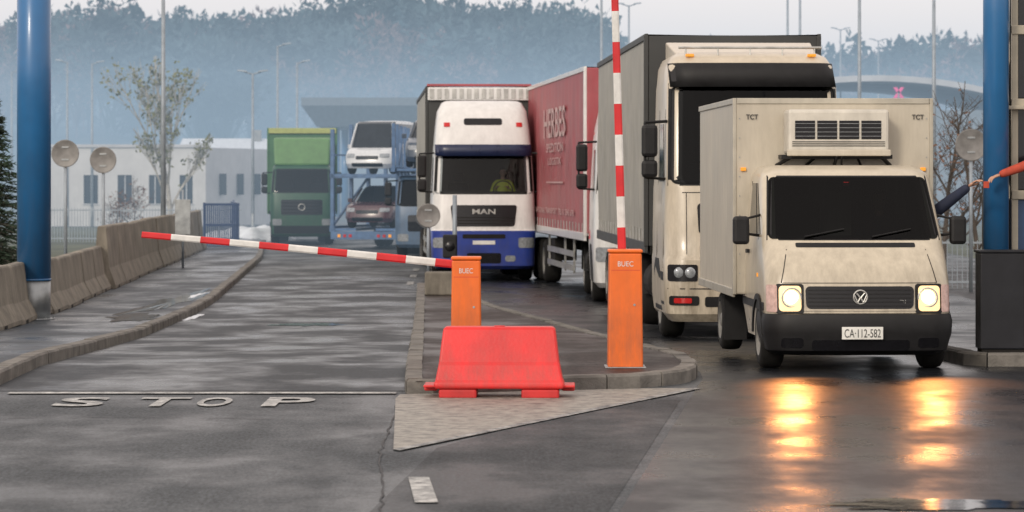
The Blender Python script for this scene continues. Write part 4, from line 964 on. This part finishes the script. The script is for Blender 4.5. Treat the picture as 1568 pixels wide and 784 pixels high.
box(B,'parapet',-bw-.1,.1,-.1,.4,bh+.003,bh+.16,m_roof,.01)
for k in range(3): box(B,'side_window_%d'%k,.55+k*.7,.9+k*.7,1.6+k*2.17,1.75+k*2.17,1.6,2.7,m_glassd,0)
def house(u,d,w,dp,h,rh,vb=None,colw=(.5,.48,.45),colr=(.3,.2,.18),zb=None):
    e=empty('house',(X(u,d),d,zb if zb is not None else G(d)),random.uniform(-.3,.3))
    box(e,'walls',-w/2,w/2,0,dp,0,h,M('house_wall',colw,.9),0)
    mk('roof',[(-w/2-.4,-.4,h-.05),(w/2+.4,-.4,h-.05),(w/2+.4,dp+.4,h-.05),(-w/2-.4,dp+.4,h-.05),(-w/2-.4,dp/2,h+rh),(w/2+.4,dp/2,h+rh)],[(0,1,5,4),(2,3,4,5),(0,3,4),(1,2,5)],M('house_roof',colr,.8),e)
    a=Acc()
    for k in range(int(w/2.2)): a.box(-w/2+.8+k*2.2,-w/2+1.8+k*2.2,-.03,-.002,h*.45,h*.75)
    a.out('windows',m_glassd,e)
    box(e,'chimney',w*.2,w*.2+.5,dp*.4,dp*.4+.5,h,h+rh+.6,m_conc,0)
house(352,210,7,8,4.2,1.2,colw=(.5,.5,.5),colr=(.6,.62,.65))
d=185; e=empty('border_station_canopy',(X(556,d),d,G(d)))
zt=Z(150,d)-G(d); z1_=Z(194,d)-G(d)
w0=X(463,d)-X(556,d); w1=X(705,d)-X(556,d)
mk('roof_slab',[(w0+.9,0,z1_),(w1,0,z1_),(w1,14,z1_),(w0+.9,14,z1_),(w0,-1,zt-.5),(w1,-1,zt-.5),(w1,15,zt-.5),(w0,15,zt-.5),(w0,-1,zt),(w1,-1,zt),(w1,15,zt),(w0,15,zt)],[(0,1,2,3),(0,1,5,4),(1,2,6,5),(2,3,7,6),(3,0,4,7),(4,5,9,8),(5,6,10,9),(6,7,11,10),(7,4,8,11),(8,9,10,11)],M('canopy_grey',(.14,.17,.20),.6),e)
for x in(w0+2,w1-1.5): 
    for y_ in(2,12): cyl(e,'support',(x,y_,0),(x,y_,z1_),.25,.25,m_blue,16)
d=170; e=empty('arched_roof_hall',(X(1395,d),d,G(d))); v=[];f=[]; zt=Z(115,d)-G(d); n=16
for i in range(n+1):
    x=-6+14*i/n; z=zt-.018*(x+2)**2
    v+=[(x,0,z),(x,20,z),(x,20,z-.35),(x,0,z-.35)]
    if i: k=4*i; f+=[(k-4,k,k+1,k-3),(k-2,k+2,k+3,k-1),(k-4,k-1,k+3,k)]
mk('arched_roof',v,f,m_roof,e); box(e,'hall_walls',-5,7,1,19,0,zt-2.0,M('hall_wall',(.2,.24,.28),.6),0)
d=160; e=empty('pink_flag_sign',(X(1376,d),d,G(d))); zc=Z(142,d)-G(d); cyl(e,'post',(0,0,0),(0,0,zc),.06,.06,m_pole,8)
a=Acc(); m_pink=M('pink_panel',(.85,.10,.33),.5)
for q in(1,-1): a.add([(-.3,-.02,zc-.3*q),(-.1,-.02,zc-.3*q),(.3,-.02,zc+.3*q),(.1,-.02,zc+.3*q),(-.3,.02+q*.005,zc-.3*q),(-.1,.02+q*.005,zc-.3*q),(.3,.02+q*.005,zc+.3*q),(.1,.02+q*.005,zc+.3*q)],[(0,1,2,3),(4,5,6,7),(0,1,5,4),(1,2,6,5),(2,3,7,6),(3,0,4,7)])
a.out('cross_panel',m_pink,e)

# ================================================= TREES
def branch_tree(name,x,y,h,spread,depth,seed,leaves,leafm,barkm,leafsz=.1,lean=0.):
    r=random.Random(seed); A=Acc(); tips=[]
    def rec(p,d,L,rr,k):
        q=p; steps=3
        for i in range(steps):
            d=(d+Vector((r.uniform(-.12,.12),r.uniform(-.12,.12),r.uniform(-.03,.1)))).normalized(); q2=q+d*(L/steps); r1=rr*(1-.28*(i+1)/steps)
            A.cyl(tuple(q),tuple(q2),rr*(1-.28*i/steps),r1,6 if k<2 else 4,0,False); q=q2
            if k>=2: tips.append(q.copy())
            if k<depth and (i>0 or k==0):
                for _ in range(2):
                    ax=Vector((r.uniform(-1,1),r.uniform(-1,1),r.uniform(-.1,.5))).normalized(); nd=(d*(1-spread)+ax*spread).normalized(); nd.z=max(nd.z,.02)
                    rec(q,nd.normalized(),L*r.uniform(.5,.72),r1*.58,k+1)
        if k<depth: rec(q,d,L*.66,rr*.7,k+1)
    rec(Vector((0,0,0)),Vector((lean,0,1)),h*.42,h*.016,0)
    for _ in range(leaves):
        t=r.choice(tips)+Vector((r.gauss(0,.12),r.gauss(0,.12),r.gauss(0,.12)))*h*.12
        u_=Vector((r.uniform(-1,1),r.uniform(-1,1),r.uniform(-1,1))).normalized(); w_=u_.orthogonal().normalized(); s_=leafsz*r.uniform(.6,1.4)
        A.add([tuple(t-u_*s_),tuple(t+w_*s_*.6),tuple(t+u_*s_),tuple(t-w_*s_*.6)],[(0,1,2,3)],1)
    o=A.out(name,[barkm,leafm]); o.location=(x,y,G(y)); return o
branch_tree('birch_tree',X(262,128),128,7.4,.34,4,3,900,m_leafy,m_birch,.10,.02)
branch_tree('bare_tree',X(1445,82),82,4.8,.6,4,5,250,m_leafb,m_bark,.06)
branch_tree('bare_tree',X(1500,74),74,4.2,.6,4,8,120,m_leafb,m_bark,.05)
branch_tree('bare_shrub',X(205,125),125,2.4,.7,4,12,150,m_leafb,m_bark,.06)
branch_tree('bare_shrub',X(178,120),120,2.0,.7,4,15,150,m_leafb,m_bark,.06)
def pine(name,x,y,h,rb_,seed,nb=420):
    r=random.Random(seed); A=Acc(); A.cyl((0,0,0),(0,0,h*.97),h*.022,.01,8,0)
    for i in range(nb):
        t=r.uniform(.04,1)**.9; z=h*t; R_=rb_*(1-t)**.75*r.uniform(.65,1.1)+.05; an=r.uniform(0,6.283)
        dv=Vector((math.cos(an),math.sin(an),0)); tip=dv*R_+Vector((0,0,z-R_*.28+.1*r.random())); base=Vector((0,0,z))
        A.cyl(tuple(base),tuple(tip),.012,.004,4,0,False)
        for k in range(16):
            s_=r.uniform(.25,1.02); p=base.lerp(tip,s_); sd=Vector((-dv.y,dv.x,0))*r.uniform(-1,1)+Vector((0,0,r.uniform(-.5,.5)))+dv*.6; sd.normalize(); l=r.uniform(.08,.2)*(1.2-.4*t)
            w_=sd.orthogonal().normalized()*.02
            A.add([tuple(p-w_),tuple(p+w_),tuple(p+sd*l)],[(0,1,2)],1)
    o=A.out(name,[m_bark,m_needle]); o.location=(x,y,G(y)); return o
pine('pine_tree',X(-14,58),58,3.95,1.05,1); pine('pine_tree',X(-28,70),70,3.3,1.1,2,300)
# distant hills and forest
sky_tab=[(-700,60),(-400,40),(-100,30),(0,33),(60,38),(95,20),(125,2),(150,22),(180,10),(205,24),(240,30),(270,48),(320,52),(370,42),(392,18),(420,45),(455,56),(490,26),(520,8),(560,-2),(600,2),(640,8),(690,14),(705,34),(760,16),(820,12),(870,18),(900,38),(915,75),(960,105),(1050,100),(1290,84),(1350,76),(1400,72),(1430,80),(1460,66),(1505,68),(1700,60),(2300,50)]
sv=lambda u:float(np.interp(u,[q[0] for q in sky_tab],[q[1] for q in sky_tab]))
def ridge(u):
    us=[u+k*25 for k in range(-3,4)]; v_=sum(sv(q) for q in us)/7; return max(2,Z(v_,620)-14)
v=[];f=[]; us=list(range(-1400,3001,20)); ds=[150,200,260,320,380,440,500,560,620,700,850,1000]
def hz(u,d):
    t=min(1,max(0,(d-180)/440)); t=t*t*(3-2*t); k=1 if d<=620 else (1+(d-620)/900)
    return -.45+ridge(u)*t*k*.97+1.2*math.sin(u*.011+d*.02)*t
for u in us:
    for d in ds: v.append((X(u,d),d,hz(u,d)))
nd=len(ds)
for i in range(len(us)-1):
    for j in range(nd-1): k=i*nd+j; f.append((k,k+1,k+nd+1,k+nd))
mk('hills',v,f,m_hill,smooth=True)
for (u_,d_) in ((40,400),(215,430),(330,410),(150,470)): house(u_,d_,11,9,5,3.5,colw=(.5,.46,.42),colr=(.26,.2,.19),zb=hz(u_,d_)-.5)
def arch_con(n,wd=.23):
    V_=[]
    lay=rng.uniform(.85,1.15,size=12)
    for i in range(n):
        t=rng.uniform(.08,1); R_=wd*(1-t)**.72*lay[int(t*11)]+.012; an=rng.uniform(0,6.283); r0=R_*rng.uniform(0,.5); r1=R_*rng.uniform(.6,1.1); w=.034*(1.3-t)
        c_,s_=math.cos(an),math.sin(an); z=t
        V_+=[(c_*r0-s_*w,s_*r0+c_*w,z+.02),(c_*r0+s_*w,s_*r0-c_*w,z),(c_*r1,s_*r1,z-r1*.3)]
    V_+=[(-.008,0,0),(.008,0,0),(0,0,1.0)]
    return np.array(V_)
def arch_dec(n,thin=1.,ncl=9):
    V_=[]; cl=[(rng.normal(0,.14),rng.normal(0,.14),rng.uniform(.42,.86),rng.uniform(.09,.18)) for _ in range(ncl)]
    for i in range(n):
        c_=cl[rng.integers(ncl)]; d_=rng.normal(size=3); d_/=np.linalg.norm(d_); p=np.array(c_[:3])+d_*c_[3]*rng.uniform(.3,1)
        a_=rng.normal(size=3)*.008*thin; e_=d_*rng.uniform(.03,.07)+np.array([0,0,.02])
        V_+=[tuple(p-a_),tuple(p+a_),tuple(p+e_)]
    for k in range(min(7,ncl)):
        c_=cl[k]; V_+=[(-.012,0,.1),(.012,0,.1),(c_[0],c_[1],c_[2])]
    V_+=[(-.016,0,0),(.016,0,0),(0,0,.6)]
    return np.array(V_)
ARC=[[arch_con(260,rng.uniform(.19,.28)) for _ in range(6)],[arch_dec(380,1.7) for _ in range(5)],[arch_dec(360,2.8,11) for _ in range(6)]]
VV=[];MM=[]
def plant(u,d,kind,h,z=None):
    A_=ARC[kind][rng.integers(5)]; an=rng.uniform(0,6.283); c_,s_=math.cos(an),math.sin(an); w=h*rng.uniform(.95,1.4)
    x=A_[:,0]*c_-A_[:,1]*s_; y=A_[:,0]*s_+A_[:,1]*c_
    VV.append(np.stack([x*w+X(u,d),y*w+d,A_[:,2]*h+(hz(u,d) if z is None else z)],1)); MM.append(np.full(len(A_)//3,kind))
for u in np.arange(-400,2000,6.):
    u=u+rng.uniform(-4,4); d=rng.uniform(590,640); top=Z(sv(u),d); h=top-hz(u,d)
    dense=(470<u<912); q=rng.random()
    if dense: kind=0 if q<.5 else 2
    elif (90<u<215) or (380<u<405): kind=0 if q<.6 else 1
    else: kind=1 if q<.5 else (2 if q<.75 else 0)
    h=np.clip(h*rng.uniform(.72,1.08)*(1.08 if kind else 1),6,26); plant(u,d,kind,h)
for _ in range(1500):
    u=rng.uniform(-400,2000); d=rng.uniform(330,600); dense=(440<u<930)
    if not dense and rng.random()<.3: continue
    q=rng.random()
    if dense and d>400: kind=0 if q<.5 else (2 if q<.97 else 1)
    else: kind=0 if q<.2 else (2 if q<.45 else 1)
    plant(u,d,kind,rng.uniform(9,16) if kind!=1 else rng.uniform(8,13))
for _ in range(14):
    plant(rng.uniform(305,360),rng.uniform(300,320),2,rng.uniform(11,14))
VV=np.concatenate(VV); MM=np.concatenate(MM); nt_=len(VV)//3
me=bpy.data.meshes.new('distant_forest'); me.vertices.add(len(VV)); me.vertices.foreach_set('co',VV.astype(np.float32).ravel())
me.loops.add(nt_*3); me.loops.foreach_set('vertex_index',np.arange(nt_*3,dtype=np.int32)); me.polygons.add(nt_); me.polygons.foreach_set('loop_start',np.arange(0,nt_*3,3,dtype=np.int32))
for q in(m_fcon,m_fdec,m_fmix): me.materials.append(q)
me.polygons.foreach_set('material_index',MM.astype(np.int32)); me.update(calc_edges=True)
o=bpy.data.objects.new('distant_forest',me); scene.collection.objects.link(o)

# ================================================= HAZE (absorbing volume in valley, its haze light emitted as own glow)
def haze(name,y0,y1,z1,sig,col):
    m=bpy.data.materials.new(name); m.use_nodes=True; nt=m.node_tree; nt.nodes.remove(nt.nodes['Principled BSDF']); o_=nt.nodes['Material Output']
    ab=nn(nt,'ShaderNodeVolumeAbsorption'); ab.inputs['Color'].default_value=(0,0,0,1); ab.inputs['Density'].default_value=sig
    em=nn(nt,'ShaderNodeEmission'); em.inputs[0].default_value=(*col,1); em.inputs[1].default_value=sig  # haze brightness comes from this emission, nothing is scattered
    ad=nn(nt,'ShaderNodeAddShader'); nt.links.new(ab.outputs[0],ad.inputs[0]); nt.links.new(em.outputs[0],ad.inputs[1]); nt.links.new(ad.outputs[0],o_.inputs['Volume'])
    try: m.cycles.homogeneous_volume=True
    except Exception: pass
    v,f=bx(-1400,1400,y0,y1,-2,z1); mk(name,v,f,m)
haze('valley_mist',80,980,13.,.0043,(.42,.56,.70))

# ================================================= LIGHT
w=bpy.data.worlds.new('World'); scene.world=w; w.use_nodes=True; nt=w.node_tree; bg=nt.nodes['Background']
sk=nn(nt,'ShaderNodeTexSky',sky_type='NISHITA'); sk.sun_disc=False; el,az=rad(24),rad(205)
sk.sun_elevation=el; sk.sun_rotation=az; sk.dust_density=3; sk.air_density=1.2
hs=nn(nt,'ShaderNodeHueSaturation'); hs.inputs['Saturation'].default_value=.2; nt.links.new(sk.outputs[0],hs.inputs['Color'])
mx=nn(nt,'ShaderNodeMixRGB'); mx.inputs['Fac'].default_value=.7; mx.inputs['Color2'].default_value=(12.6,11.2,10.5,1); nt.links.new(hs.outputs[0],mx.inputs['Color1'])
nt.links.new(mx.outputs[0],bg.inputs['Color']); bg.inputs['Strength'].default_value=.108
sd=bpy.data.lights.new('sun','SUN'); sd.energy=1.4; sd.angle=rad(10); sd.color=(1,.88,.72); so=bpy.data.objects.new('sun',sd); scene.collection.objects.link(so)
dirv=Vector((math.sin(az)*math.cos(el),math.cos(az)*math.cos(el),math.sin(el)))
so.rotation_euler=dirv.to_track_quat('Z','Y').to_euler()
for sx in(-.71,.71):
    l=bpy.data.lights.new('headlight_beam','SPOT'); l.energy=110; l.color=(1,.34,.09); l.spot_size=rad(64); l.spot_blend=1.; l.shadow_soft_size=.06
    o=bpy.data.objects.new('headlight_beam',l); scene.collection.objects.link(o); o.parent=V; o.location=(sx,-.16,.76); o.rotation_euler=Vector((0,1,.45)).to_track_quat('Z','Y').to_euler()

# ================================================= CAMERA
cd=bpy.data.cameras.new('camera'); co=bpy.data.objects.new('camera',cd); scene.collection.objects.link(co)
co.location=(0,0,CH); co.rotation_euler=(rad(90),0,0); cd.sensor_width=36; cd.lens=F/1568*36; cd.shift_y=-(392-HZ)/1568; cd.clip_end=5000; cd.clip_start=.5
cd.dof.use_dof=True; cd.dof.focus_distance=30.5; cd.dof.aperture_fstop=4.
scene.camera=co
scene.view_settings.view_transform='Standard'; scene.view_settings.look='None'; scene.view_settings.exposure=0
